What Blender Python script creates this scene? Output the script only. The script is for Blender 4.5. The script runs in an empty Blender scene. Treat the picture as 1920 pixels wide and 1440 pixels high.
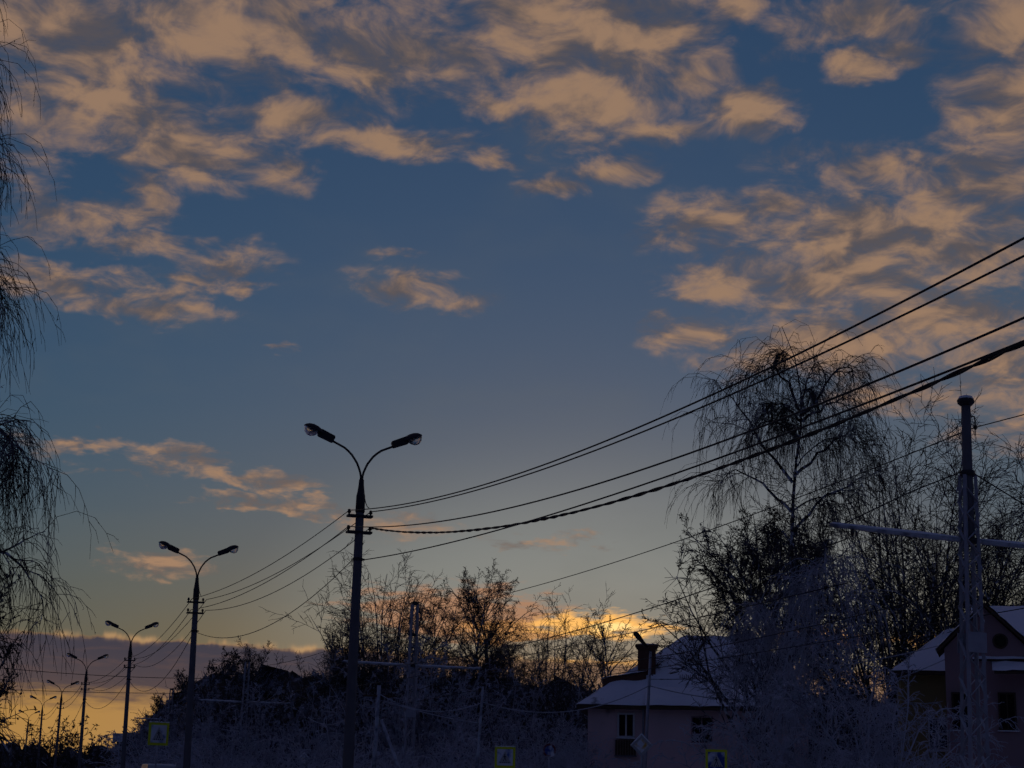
import bpy, math, random
import numpy as np

# ---------------------------------------------------------------- camera
sc = bpy.context.scene
FPX = 3000.0                      # focal length in pixels of the 1920 px wide photograph
ROLL = math.radians(1.4)
VPX, VPY = -66.0, 1445.0          # where the road (world +Y) vanishes
PITCH = math.atan(math.sin(ROLL)*(960-VPX)/FPX + math.cos(ROLL)*(VPY-720)/FPX)
_r0 = math.cos(ROLL)*(VPX-960)/FPX - math.sin(ROLL)*(720-VPY)/FPX
_u0 = math.sin(ROLL)*(VPX-960)/FPX + math.cos(ROLL)*(720-VPY)/FPX
YAW = math.atan2(-_r0, math.cos(PITCH)-_u0*math.sin(PITCH))
CAM = np.array([0.0, 0.0, 1.6])
_F = np.array([math.sin(YAW)*math.cos(PITCH), math.cos(YAW)*math.cos(PITCH), math.sin(PITCH)])
_R0 = np.array([math.cos(YAW), -math.sin(YAW), 0.0])
_U0 = np.cross(_R0, _F)
_R = _R0*math.cos(ROLL) + _U0*math.sin(ROLL)
_U = _U0*math.cos(ROLL) - _R0*math.sin(ROLL)

def ray(px, py):
    d = _F + _R*((px-960)/FPX) + _U*((720-py)/FPX)
    return d/np.linalg.norm(d)
def at_y(px, py, Y):              # point seen at a pixel, at road distance Y
    d = ray(px, py); return CAM + d*(Y/d[1])
def at_d(px, py, D):              # point seen at a pixel, at horizontal distance D
    d = ray(px, py); return CAM + d*(D/math.hypot(d[0], d[1]))
def horizon(px):
    return VPY + math.tan(ROLL)*(px-VPX)
def ground(px, D):
    p = at_d(px, horizon(px), D); return np.array([p[0], p[1], 0.0])
def azel(px, py):                 # sky direction in degrees: azimuth from +Y clockwise, elevation
    d = ray(px, py)
    return math.degrees(math.atan2(d[0], d[1])), math.degrees(math.asin(d[2]))

from mathutils import Matrix, Vector
cam_d = bpy.data.cameras.new('camera')
cam = bpy.data.objects.new('camera', cam_d)
sc.collection.objects.link(cam)
m = Matrix.Identity(4)
for i in range(3):
    m[i][0], m[i][1], m[i][2], m[i][3] = _R[i], _U[i], -_F[i], CAM[i]
cam.matrix_world = m
cam_d.sensor_width = 36.0
cam_d.lens = FPX/1920*36.0
cam_d.clip_start = 0.1
cam_d.clip_end = 6000
sc.camera = cam

# ---------------------------------------------------------------- sky, sun, exposure
SUN_AZ, _ = azel(1130, 1250)
SUN_EL = 0.0
SKY = 0.105
GAIN = SKY*2.0                    # sky strength times exposure
world = bpy.data.worlds.new('World'); sc.world = world; world.use_nodes = True
nt = world.node_tree
for n in list(nt.nodes): nt.nodes.remove(n)
def N(t, **k):
    n = nt.nodes.new(t)
    for a, b in k.items(): setattr(n, a, b)
    return n
def put(sock, v):
    if isinstance(v, bpy.types.NodeSocket): nt.links.new(v, sock)
    elif isinstance(v, (tuple, list)) and len(v) == 3 and sock.type == 'RGBA': sock.default_value = (*v, 1)
    else: sock.default_value = v
def M(op, a, b=None, c=None, clamp=False):
    n = N('ShaderNodeMath', operation=op); n.use_clamp = clamp
    put(n.inputs[0], a)
    if b is not None: put(n.inputs[1], b)
    if c is not None: put(n.inputs[2], c)
    return n.outputs[0]
def VM(op, a, b=None, c=None, scale=None):
    n = N('ShaderNodeVectorMath', operation=op)
    put(n.inputs[0], a)
    if b is not None: put(n.inputs[1], b)
    if c is not None: put(n.inputs[2], c)
    if scale is not None: put(n.inputs[3], scale)
    return n.outputs['Value'] if op in ('LENGTH', 'DOT_PRODUCT') else n.outputs[0]
def XYZ(x, y, z=0.0):
    n = N('ShaderNodeCombineXYZ'); put(n.inputs[0], x); put(n.inputs[1], y); put(n.inputs[2], z); return n.outputs[0]
def SS(x, lo, hi, a=0.0, b=1.0):
    n = N('ShaderNodeMapRange', interpolation_type='SMOOTHSTEP')
    put(n.inputs[0], x); put(n.inputs[1], lo); put(n.inputs[2], hi); put(n.inputs[3], a); put(n.inputs[4], b)
    return n.outputs[0]
def NOISE(v, scale, detail=4, rough=0.5, color=False):
    n = N('ShaderNodeTexNoise', noise_dimensions='2D'); put(n.inputs['Vector'], v)
    n.inputs['Scale'].default_value = scale; n.inputs['Detail'].default_value = detail
    n.inputs['Roughness'].default_value = rough
    return n.outputs[1] if color else n.outputs[0]
def MIX(f, a, b, mode='MIX'):
    n = N('ShaderNodeMix', data_type='RGBA', blend_type=mode)
    put(n.inputs[0], f); put(n.inputs[6], a); put(n.inputs[7], b)
    return n.outputs[2]
def col(r, g, b):                 # the colour as it shows in the picture (linear), before exposure
    return (r/GAIN, g/GAIN, b/GAIN)

sky = N('ShaderNodeTexSky', sky_type='NISHITA'); sky.sun_disc = False
sky.sun_elevation = math.radians(SUN_EL); sky.sun_rotation = math.radians(SUN_AZ)
sky.air_density, sky.dust_density, sky.ozone_density = 1.0, 3.0, 4.2
tc = N('ShaderNodeTexCoord'); D = VM('NORMALIZE', tc.outputs['Generated'])
sep = N('ShaderNodeSeparateXYZ'); put(sep.inputs[0], D)
dx, dy, dz = sep.outputs
AZ = M('MULTIPLY', M('ARCTAN2', dx, dy), 57.29578)
EL = M('MULTIPLY', M('ARCSINE', dz), 57.29578)
sunv = (math.sin(math.radians(SUN_AZ))*math.cos(math.radians(SUN_EL)), math.cos(math.radians(SUN_AZ))*math.cos(math.radians(SUN_EL)), math.sin(math.radians(SUN_EL)))
cosg = VM('DOT_PRODUCT', D, sunv)
# cloud deck coordinates: the direction carried up onto a flat layer
den = M('ADD', M('MAXIMUM', dz, 0.0), 0.24)
P = XYZ(M('DIVIDE', dx, den), M('DIVIDE', dy, den))
warp = VM('SUBTRACT', NOISE(P, 6.0, 2, 0.55, True), (0.5, 0.5, 0.5))
P2 = VM('MULTIPLY_ADD', warp, (0.09, 0.09, 0.0), P)
n_big = NOISE(P2, 10.5, 5, 0.56)
n_off = NOISE(VM('ADD', P2, (sunv[0]*0.045, sunv[1]*0.045, 0.0)), 10.5, 3, 0.56)
n_fine = NOISE(VM('MULTIPLY', P2, (1.0, 1.0, 1.0)), 36.0, 4, 0.60)
q0 = XYZ(AZ, EL)
qw = VM('SUBTRACT', NOISE(P, 12.0, 3, 0.6, True), (0.5, 0.5, 0.5))
Q = VM('MULTIPLY_ADD', qw, (1.9, 1.5, 0.0), q0)
DEG = math.degrees(1/FPX)         # degrees per photograph pixel

def blob(px, py, rx, ry, q=None, w=1.0):
    a, e = azel(px, py); rx *= DEG*1.02; ry *= DEG
    ca = 1.0/math.cos(math.radians(e))
    v = VM('MULTIPLY_ADD', Q if q is None else q, (1/(rx*ca), 1/ry, 0.0), (-a/(rx*ca), -e/ry, 0.0))
    return M('MULTIPLY_ADD', VM('LENGTH', v), -w, w)
BLOBS = [ # centre x, y, radii, weight
 (120, 40, 260, 120, 1.0), (430, 60, 260, 120, 1.1), (210, 200, 210, 110, 1.0), (60, 200, 110, 130, .8), 
 (760, 95, 240, 95, 1.2), (1000, 20, 180, 70, 1.0), (350, 280, 190, 70, 1.0), (560, 220, 150, 60, .95), (740, 268, 150, 38, 1.05), 
 (110, 400, 140, 55, .9), (525, 320, 70, 40, .8), (270, 360, 60, 70, .65), (230, 400, 100, 40, .6), (245, 458, 110, 24, .8), (430, 492, 110, 34, .8),
 (90, 520, 170, 38, 1.0), (285, 570, 150, 36, 1.1), (350, 525, 70, 22, .9), (470, 535, 60, 16, .6), 
 (1100, 70, 220, 100, 1.15), (1240, 60, 140, 110, .9), (1080, 195, 170, 90, 1.1), (945, 205, 100, 35, 1.0), (1250, 250, 120, 34, .95),
 (1310, 135, 90, 55, 1.0), (1392, 210, 100, 55, 1.25), (1040, 345, 80, 28, .95), (1140, 315, 100, 32, .95), (920, 295, 60, 22, .6),
 (1365, 20, 80, 45, 1.0), (1600, 30, 180, 60, .95), (1500, 80, 90, 50, .6), (1690, 90, 80, 34, .9), (1610, 130, 70, 36, .95),
 (1890, 60, 130, 90, 1.1), (1900, 200, 120, 130, 1.1), (1860, 330, 130, 120, 1.05), (1650, 310, 130, 50, .85), (1480, 300, 70, 40, .55), (1760, 370, 110, 60, .85),
 (1320, 415, 130, 62, 1.05), (1450, 400, 110, 50, 1.0), (1660, 440, 250, 110, 1.25), (1560, 520, 230, 80, 1.2), (1800, 470, 150, 90, 1.0), (1340, 540, 120, 48, .95),
 (1320, 622, 120, 44, 1.0), (1560, 650, 260, 75, 1.1), (1760, 590, 210, 80, 1.0), (1880, 680, 150, 80, .95), (1900, 800, 130, 70, .75), (1720, 740, 160, 45, .8), 
 (745, 538, 90, 32, .85), (850, 556, 90, 30, .7), (735, 478, 55, 18, .6), (528, 658, 40, 12, .7), 
 (130, 832, 110, 20, .85), (335, 862, 85, 28, 1.0), (460, 893, 110, 18, .95), (530, 910, 70, 14, .8), (470, 935, 110, 17, .9), (580, 950, 95, 18, 1.0), (205, 880, 70, 12, .7), 
 (300, 1058, 110, 30, 1.0), (985, 1012, 90, 16, .65), (1085, 1015, 70, 12, .6), (740, 985, 140, 30, .55), 
]
cov = 0.0
for (x, y, rx, ry, w) in BLOBS:
    cov = M('MAXIMUM', cov, blob(x, y, rx*1.28, ry*1.28, None, w))
# the rest of the sky carries the same broken deck
ca0, ce0 = azel(960, 720)
daz = M('ABSOLUTE', M('SUBTRACT', AZ, ca0))
outside = M('MAXIMUM', SS(daz, 19.5, 25.0), SS(EL, 28.0, 33.0))
rest = M('MULTIPLY', M('MULTIPLY', SS(NOISE(P, 1.6, 2), 0.36, 0.58), 0.95), M('MULTIPLY', outside, SS(EL, 4.0, 12.0)))
cov = M('MAXIMUM', cov, rest)
s = M('ADD', M('MULTIPLY', cov, 1.30), M('MULTIPLY', M('SUBTRACT', n_big, 0.5), 1.7))
s = M('ADD', s, M('MULTIPLY', M('SUBTRACT', n_fine, 0.5), 1.3))
s = M('SUBTRACT', s, 0.27)
dens = M('MULTIPLY', SS(s, -0.34, 1.12), SS(cov, 0.0, 0.30))
lit = M('ADD', 0.50, M('MULTIPLY', M('SUBTRACT', n_big, n_off), 4.4))
lit = SS(M('ADD', lit, M('MULTIPLY', M('SUBTRACT', n_fine, 0.5), 1.5)), -0.40, 1.45)
c_shade = MIX(SS(EL, 8.0, 20.0), col(.150, .110, .095), col(.095, .080, .083))
c_lit = MIX(SS(EL, 7.0, 20.0), col(.36, .212, .125), col(.310, .192, .120))
ccol = MIX(lit, c_shade, c_lit)
away = SS(cosg, 0.15, 0.93)       # decks far from the sunset are dimmer and cooler
ccol = MIX(away, MIX(lit, col(.028, .032, .088), col(.056, .050, .108)), ccol)
base = MIX(1.0, sky.outputs[0], (0.98, 1.16, 0.89), 'MULTIPLY')
# warm air low over the sunset
glow = M('MULTIPLY', M('EXPONENT', M('MULTIPLY', M('MAXIMUM', EL, 0.0), -0.26)), SS(cosg, 0.80, 0.99))
base = MIX(M('MULTIPLY', glow, 0.55), base, col(.42, .30, .14))
pale = M('EXPONENT', M('MULTIPLY', M('POWER', M('DIVIDE', M('SUBTRACT', EL, 7.2), 4.0), 2.0), -1.0))
base = MIX(M('MULTIPLY', M('MULTIPLY', pale, SS(cosg, 0.965, 0.992)), 0.45), base, col(.28, .325, .315))
veil = M('MULTIPLY', M('ADD', 0.07, M('MULTIPLY', SS(NOISE(VM('MULTIPLY', P, (1.0, 1.0, 0.0)), 2.2, 4, 0.6), 0.40, 0.75), 0.16)), SS(cosg, 0.4, 0.9))
base = MIX(veil, base, col(.120, .128, .122))
out = MIX(M('MULTIPLY', dens, 0.93), base, ccol)
# orange clouds close to the sun
qs = VM('MULTIPLY_ADD', qw, (1.6, 0.55, 0.0), q0)
streak = NOISE(VM('MULTIPLY', q0, (0.5, 2.6, 1.0)), 1.3, 5, 0.6)
def warm(px, py, rx, ry, c, k=1.0):
    global out
    f = M('ADD', blob(px, py, rx, ry, qs), M('MULTIPLY', M('SUBTRACT', streak, 0.5), 1.5))
    out = MIX(M('MULTIPLY', SS(f, 0.0, 0.55), k), out, c)
warm(860, 1150, 230, 60, col(.42, .20, .10), .8)
warm(960, 1185, 110, 30, col(.60, .28, .09), .8)
warm(1120, 1172, 150, 26, col(.98, .50, .13))
warm(1150, 1178, 70, 12, col(1.15, .75, .28))
warm(1160, 1248, 150, 14, col(1.05, .52, .14))
warm(1000, 1252, 200, 9, col(.75, .33, .10), .8)
warm(1520, 1195, 110, 26, col(.55, .26, .10), .8)
warm(1740, 1205, 80, 20, col(.70, .36, .12), .8)
# low grey bank in the west, lit along its upper edge, clear gold beneath it
(a1, e1), (a2, e2) = azel(40, 1186), azel(640, 1222)
top = M('MULTIPLY_ADD', AZ, (e2-e1)/(a2-a1), e1-a1*(e2-e1)/(a2-a1))
wob = M('MULTIPLY', M('SUBTRACT', NOISE(XYZ(AZ, 0.0), 0.8, 4, 0.6), 0.5), 0.42)
above = M('SUBTRACT', EL, M('ADD', top, wob))
_, eb = azel(120, 1312)
gold = MIX(SS(AZ, *sorted((azel(60, 1350)[0], azel(700, 1350)[0]))), col(.40, .215, .062), col(.40, .225, .105))
under = SS(M('ADD', above, M('MULTIPLY', M('SUBTRACT', streak, 0.5), 0.25)), 0.10, -0.05)
under = M('MULTIPLY', under, SS(cosg, 0.60, 0.90))
out = MIX(M('MULTIPLY', under, SS(EL, 14.0, 6.0)), out, gold)
bank_fade = SS(AZ, azel(620, 1230)[0], azel(900, 1230)[0], 1.0, 0.55)
low = SS(M('ADD', EL, M('MULTIPLY', M('SUBTRACT', streak, 0.5), 1.2)), eb-0.45, eb+0.65)
bank_c = MIX(SS(above, -2.2, 0.0), col(.090, .062, .060), col(.052, .046, .062))
bank_c = MIX(M('MULTIPLY', SS(streak, 0.45, 0.75), 0.45), bank_c, col(.105, .066, .062))
bank_c = MIX(away, col(.03, .03, .045), bank_c)
out = MIX(M('MULTIPLY', M('MULTIPLY', under, low), bank_fade), out, bank_c)
rim = M('EXPONENT', M('MULTIPLY', M('POWER', M('DIVIDE', M('SUBTRACT', above, 0.06), 0.11), 2.0), -1.0))
rim = M('MULTIPLY', rim, M('MULTIPLY', SS(NOISE(XYZ(AZ, 3.0), 0.9, 3, 0.6), 0.36, 0.62), SS(cosg, 0.85, 0.98)))
out = MIX(M('MULTIPLY', rim, 0.75), out, col(.50, .29, .13))
bg = N('ShaderNodeBackground'); put(bg.inputs[0], out); bg.inputs[1].default_value = SKY
wo = N('ShaderNodeOutputWorld'); nt.links.new(bg.outputs[0], wo.inputs[0])
world.cycles.sampling_method = 'NONE'

sun_d = bpy.data.lights.new('sun', 'SUN'); sun_d.energy = 0.12; sun_d.angle = math.radians(0.6); sun_d.color = (1.0, 0.62, 0.32)
sun = bpy.data.objects.new('sun', sun_d); sc.collection.objects.link(sun)
sun.rotation_euler = Vector((-sunv[0], -sunv[1], -sunv[2])).to_track_quat('-Z', 'Y').to_euler()
sun.location = (0, 0, 60)
sc.view_settings.view_transform = 'Standard'; sc.view_settings.look = 'None'
sc.view_settings.exposure = 1.08; sc.view_settings.gamma = 1.0; sc.view_settings.use_curve_mapping = False
sc.render.engine = 'CYCLES'
sc.cycles.max_bounces = 4; sc.cycles.diffuse_bounces = 2; sc.cycles.glossy_bounces = 2
sc.cycles.transmission_bounces = 3; sc.cycles.transparent_max_bounces = 6
sc.cycles.use_adaptive_sampling = True; sc.cycles.adaptive_threshold = 0.015; sc.cycles.adaptive_min_samples = 24
sc.cycles.use_denoising = True; sc.cycles.denoiser = 'OPENIMAGEDENOISE'; sc.cycles.denoising_input_passes = 'RGB_ALBEDO_NORMAL'; sc.cycles.denoising_prefilter = 'ACCURATE'

# ================================================================ helpers
COL = sc.collection
rng = np.random.default_rng(7)
random.seed(5)

def tag(o, label=None, cat=None, group=None, kind=None):
    for k, v in (('label', label), ('category', cat), ('group', group), ('kind', kind)):
        if v: o[k] = v
    return o
def empty(name, loc, rot=(0, 0, 0)):
    o = bpy.data.objects.new(name, None); COL.objects.link(o)
    o.location = loc; o.rotation_euler = rot; o.empty_display_size = 0.2
    return o
def link(name, me, mat, parent=None):
    if mat is not None and not me.materials: me.materials.append(mat)
    o = bpy.data.objects.new(name, me); COL.objects.link(o); o.parent = parent
    return o
def copy_tree(o, parent=None):
    c = o.copy(); COL.objects.link(c); c.parent = parent
    for ch in list(o.children): copy_tree(ch, c)
    return c

class MB:
    def __init__(s): s.v = []; s.f = []
    def add(s, vs, fs):
        b = len(s.v); s.v += [tuple(map(float, p)) for p in vs]; s.f += [[b+i for i in f] for f in fs]; return s
    def box(s, c, d, rot=None):
        x, y, z = d[0]/2, d[1]/2, d[2]/2
        vs = [(-x,-y,-z),(x,-y,-z),(x,y,-z),(-x,y,-z),(-x,-y,z),(x,-y,z),(x,y,z),(-x,y,z)]
        if rot is not None: vs = [rot @ Vector(p) for p in vs]
        vs = [(p[0]+c[0], p[1]+c[1], p[2]+c[2]) for p in vs]
        return s.add(vs, [(0,3,2,1),(4,5,6,7),(0,1,5,4),(1,2,6,5),(2,3,7,6),(3,0,4,7)])
    def bar(s, a, b, w, h=None):          # square bar between two points
        a, b = Vector(a), Vector(b); d = b-a
        r = d.to_track_quat('Z', 'Y').to_matrix()
        return s.box((a+b)/2, (w, h or w, d.length), r)
    def tube(s, pts, rad, n=8, caps=True):
        pts = [Vector(p) for p in pts]; k = len(pts)
        rad = [rad]*k if np.isscalar(rad) else rad
        b = len(s.v); ref = None
        for i, p in enumerate(pts):
            t = (pts[min(i+1, k-1)]-pts[max(i-1, 0)]).normalized()
            if ref is None: ref = t.orthogonal().normalized()
            u = (ref - t*ref.dot(t)).normalized(); ref = u; w = t.cross(u)
            for j in range(n):
                a = 2*math.pi*j/n; q = p + (u*math.cos(a)+w*math.sin(a))*rad[i]; s.v.append((q.x, q.y, q.z))
        for i in range(k-1):
            for j in range(n):
                j2 = (j+1) % n; s.f.append([b+i*n+j, b+i*n+j2, b+(i+1)*n+j2, b+(i+1)*n+j])
        if caps: s.f.append([b+j for j in range(n)][::-1]); s.f.append([b+(k-1)*n+j for j in range(n)])
        return s
    def prism(s, poly, a, b):             # polygon of 3-D points extruded by vector from a to b
        n = len(poly); a, b = Vector(a), Vector(b)
        vs = [Vector(p)+a for p in poly]+[Vector(p)+b for p in poly]
        return s.add(vs, [list(range(n))[::-1], [n+i for i in range(n)]]+[[i, (i+1) % n, n+(i+1) % n, n+i] for i in range(n)])
    def mesh(s, name, smooth=False):
        me = bpy.data.meshes.new(name); me.from_pydata(s.v, [], s.f)
        if smooth: me.polygons.foreach_set('use_smooth', [True]*len(me.polygons))
        me.update(); return me
    def build(s, name, mat, parent=None, smooth=False):
        return link(name, s.mesh(name, smooth), mat, parent)

def fast_mesh(name, verts, quads, smooth=True):
    me = bpy.data.meshes.new(name)
    verts = np.asarray(verts, np.float32); quads = np.asarray(quads, np.int32)
    nv, nf = len(verts), len(quads)
    me.vertices.add(nv); me.vertices.foreach_set('co', verts.ravel())
    me.loops.add(nf*4); me.loops.foreach_set('vertex_index', quads.ravel())
    me.polygons.add(nf); me.polygons.foreach_set('loop_start', np.arange(0, nf*4, 4, dtype=np.int32))
    if smooth: me.polygons.foreach_set('use_smooth', np.ones(nf, bool))
    me.update(calc_edges=True); return me

# ================================================================ materials
def material(name, base, rough=0.7, metal=0.0, vary=0.25, scale=6.0, frost=0.0, frost_scale=8.0, frost_up=0.0, second=None, second_at=0.55, bump=0.0, frost_col=(.62, .65, .72), spec=0.3, coords='Object'):
    m = bpy.data.materials.new(name); m.use_nodes = True; t = m.node_tree; L = t.links
    b = t.nodes['Principled BSDF']; b.inputs['Roughness'].default_value = rough; b.inputs['Metallic'].default_value = metal
    b.inputs['Specular IOR Level'].default_value = spec
    c = t.nodes.new('ShaderNodeTexCoord').outputs[coords]
    def noise(sc_, det=4):
        n = t.nodes.new('ShaderNodeTexNoise'); L.new(c, n.inputs['Vector']); n.inputs['Scale'].default_value = sc_; n.inputs['Detail'].default_value = det; return n.outputs[0]
    def mixc(f, a, b_):
        n = t.nodes.new('ShaderNodeMix'); n.data_type = 'RGBA'
        for s_, v in ((n.inputs[0], f), (n.inputs[6], a), (n.inputs[7], b_)):
            if isinstance(v, bpy.types.NodeSocket): L.new(v, s_)
            else: s_.default_value = v if not isinstance(v, tuple) else (*v, 1)
        return n.outputs[2]
    def rampf(x, lo, hi):
        n = t.nodes.new('ShaderNodeMapRange'); n.interpolation_type = 'SMOOTHSTEP'; L.new(x, n.inputs[0]); n.inputs[1].default_value = lo; n.inputs[2].default_value = hi; return n.outputs[0]
    def mth(op, a, b_):
        n = t.nodes.new('ShaderNodeMath'); n.operation = op; n.use_clamp = True
        for s_, v in ((n.inputs[0], a), (n.inputs[1], b_)):
            if isinstance(v, bpy.types.NodeSocket): L.new(v, s_)
            else: s_.default_value = v
        return n.outputs[0]
    nz = noise(scale)
    colr = mixc(nz, tuple(x*(1-vary) for x in base), tuple(min(1, x*(1+vary)) for x in base))
    if second: colr = mixc(rampf(noise(scale*0.45, 6), second_at, second_at+0.07), colr, second)
    if frost > 0 or frost_up > 0:
        f = rampf(noise(frost_scale, 5), 0.5-frost*0.5+0.02, 0.75-frost*0.5) if frost > 0 else None
        if frost_up > 0:
            g = t.nodes.new('ShaderNodeNewGeometry'); sx = t.nodes.new('ShaderNodeSeparateXYZ'); L.new(g.outputs['Normal'], sx.inputs[0])
            up = mth('MULTIPLY', rampf(sx.outputs[2], 0.15, 0.6), frost_up)
            f = up if f is None else mth('MAXIMUM', f, up)
        colr = mixc(f, colr, frost_col)
    L.new(colr, b.inputs['Base Color'])
    if bump > 0:
        bn = t.nodes.new('ShaderNodeBump'); bn.inputs['Strength'].default_value = bump; bn.inputs['Distance'].default_value = 0.03
        L.new(noise(scale*3, 6), bn.inputs['Height']); L.new(bn.outputs[0], b.inputs['Normal'])
    return m
MAT = dict(
 concrete=material('weathered_concrete', (.12, .115, .13), .9, vary=.3, scale=3, bump=.3),
 dark_steel=material('dark_painted_steel', (.022, .022, .026), .5, vary=.3),
 grey_steel=material('grey_galvanised_steel', (.30, .30, .35), .6, .0, vary=.25, frost_up=.4),
 frosted_steel=material('frosted_steel', (.12, .12, .15), .7, 0, vary=.3, frost=.40, frost_scale=3, frost_up=.6, frost_col=(.40, .42, .48)),
 insulator=material('brown_porcelain', (.03, .022, .02), .3),
 wire=material('black_wire', (.012, .012, .014), .6),
 frost_wire=material('rime_covered_wire', (.12, .12, .15), .8, frost=.5, frost_scale=3, frost_col=(.40, .42, .48)),
 bark=material('dark_winter_bark', (.045, .036, .033), .9, vary=.4, scale=4, frost=.12, frost_scale=5),
 birch=material('birch_bark', (.22, .20, .19), .85, vary=.3, scale=2, second=(.03, .027, .025), second_at=.5),
 twig=material('dark_twigs', (.035, .027, .024), .9, vary=.4, scale=2, frost=.10, frost_scale=.7, frost_col=(.22, .23, .28)),
 frosted_twig=material('lightly_frosted_twigs', (.085, .080, .100), .9, vary=.35, scale=.5, frost=.40, frost_scale=.4, frost_col=(.36, .37, .44)),
 rime=material('rime_covered_twigs', (.17, .165, .20), .9, vary=.35, scale=.8, frost=.48, frost_scale=.7, frost_col=(.46, .47, .55)),
 snow=material('snow', (.76, .78, .83), .8, vary=.05, scale=.5, bump=.25),
 roof_snow=material('patchy_roof_snow', (.74, .76, .82), .85, vary=.06, scale=1.3, second=(.10, .095, .10), second_at=.615, bump=.4),
 pink=material('pink_plaster', (.62, .44, .44), .9, vary=.12, scale=.8, second=(.30, .20, .16), second_at=.60, bump=.2),
 ochre=material('ochre_plaster', (.30, .23, .10), .9, vary=.15, scale=.8, second=(.14, .10, .06), second_at=.68, bump=.2),
 mauve=material('mauve_plaster', (.32, .21, .22), .9, vary=.12, scale=.7, second=(.17, .11, .10), second_at=.62, bump=.2),
 brick=material('old_dark_brick', (.12, .055, .040), .9, vary=.4, scale=5, bump=.4),
 wood=material('dark_timber', (.075, .050, .035), .85, vary=.35, scale=4, bump=.3),
 frame=material('white_window_frame', (.55, .53, .53), .6, vary=.1),
 road=material('wet_asphalt', (.045, .045, .050), .5, vary=.3, scale=2, frost=.2, frost_scale=.6),
 kerb=material('kerb_stone', (.28, .27, .27), .9, vary=.2, frost_up=.3),
 rail=material('steel_rail', (.25, .24, .23), .3, .9),
 paint=material('white_road_paint', (.6, .6, .6), .7),
 sign_yellow=material('fluorescent_yellow_film', (.60, .66, .02), .5, vary=.1),
 sign_blue=material('blue_sign_film', (.01, .05, .26), .45, vary=.15, frost=.16, frost_scale=3),
 sign_blue_rimed=material('blue_sign_film_under_rime', (.03, .09, .34), .6, vary=.15, frost=.5, frost_scale=2.4),
 sign_white=material('white_sign_film', (.36, .36, .38), .5, vary=.1, scale=3),
 sign_amber=material('amber_sign_film', (.50, .30, .05), .5, vary=.1, frost=.45, frost_scale=4),
 sign_red=material('red_sign_film', (.12, .02, .025), .5, vary=.1, frost=.08, frost_scale=3),
 sign_black=material('black_sign_film', (.012, .012, .015), .5),
 van=material('light_grey_van_paint', (.42, .43, .46), .3, 0, vary=.06, frost_up=.3),
 rubber=material('black_rubber', (.015, .015, .015), .8),
 red_glass=material('red_lamp_plastic', (.25, .01, .01), .25),
)
def glass_mat(name, base, rough, trans):
    m = bpy.data.materials.new(name); m.use_nodes = True; b = m.node_tree.nodes['Principled BSDF']
    b.inputs['Base Color'].default_value = (*base, 1); b.inputs['Roughness'].default_value = rough
    b.inputs['Transmission Weight'].default_value = trans; b.inputs['IOR'].default_value = 1.4
    n = m.node_tree.nodes.new('ShaderNodeTexNoise'); n.inputs['Scale'].default_value = 3
    bp = m.node_tree.nodes.new('ShaderNodeBump'); bp.inputs['Strength'].default_value = .05
    m.node_tree.links.new(n.outputs[0], bp.inputs['Height']); m.node_tree.links.new(bp.outputs[0], b.inputs['Normal'])
    return m
MAT['lens'] = glass_mat('lamp_bowl_glass', (.75, .74, .72), .25, .9)
MAT['pane'] = glass_mat('dark_window_glass', (.010, .010, .014), .08, 0)

# ================================================================ setting: ground, road, tram bed
def sheet(name, x0, x1, y0, y1, z, mat, kind='structure', nx=1, ny=1):
    o = MB().add([(x0, y0, z), (x1, y0, z), (x1, y1, z), (x0, y1, z)], [(0, 1, 2, 3)]).build(name, mat); o['kind'] = kind; return o
gm = MB(); G = 60
R_ = 2500.0
gx = [-R_ + 2*R_*i/G for i in range(G+1)]
gm.add([(x, y+800, -0.14) for y in gx for x in gx], [(j*(G+1)+i, j*(G+1)+i+1, (j+1)*(G+1)+i+1, (j+1)*(G+1)+i) for j in range(G) for i in range(G)])
tag(gm.build('ground', MAT['snow']), kind='structure')
road = sheet('road', 1.6, 7.0, -60, 420, -0.12, MAT['road'])
road2 = sheet('road', 10.3, 16.7, -60, 420, -0.12, MAT['road'])
for x0, x1, nm in ((-1.6, 1.45, 'pavement'), (7.15, 10.15, 'verge'), (16.85, 24.6, 'tram_bed')):
    o = MB().box(((x0+x1)/2, 180, -0.07), (x1-x0, 480, 0.14)).build(nm, MAT['snow']); o['kind'] = 'structure'
    for xe in (x0-.075, x1+.075):
        if nm == 'pavement' and xe < 0: continue
        k = MB().box((xe, 180, -0.06), (.148, 480, .15)).build('kerb', MAT['kerb']); k['kind'] = 'structure'
for cx_ in (18.9, 22.5):
    for dx_ in (-.76, .76):
        o = MB().box((cx_+dx_, 180, 0.035), (.07, 480, .07)).build('rail', MAT['rail']); o['kind'] = 'structure'
lm = MB()
for y in range(-20, 300, 9):
    for x in (4.3, 13.5): lm.add([(x-.06, y, -.116), (x+.06, y, -.116), (x+.06, y+4, -.116), (x-.06, y+4, -.116)], [(0, 1, 2, 3)])
tag(lm.build('lane_marking', MAT['paint']), kind='structure')

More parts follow.
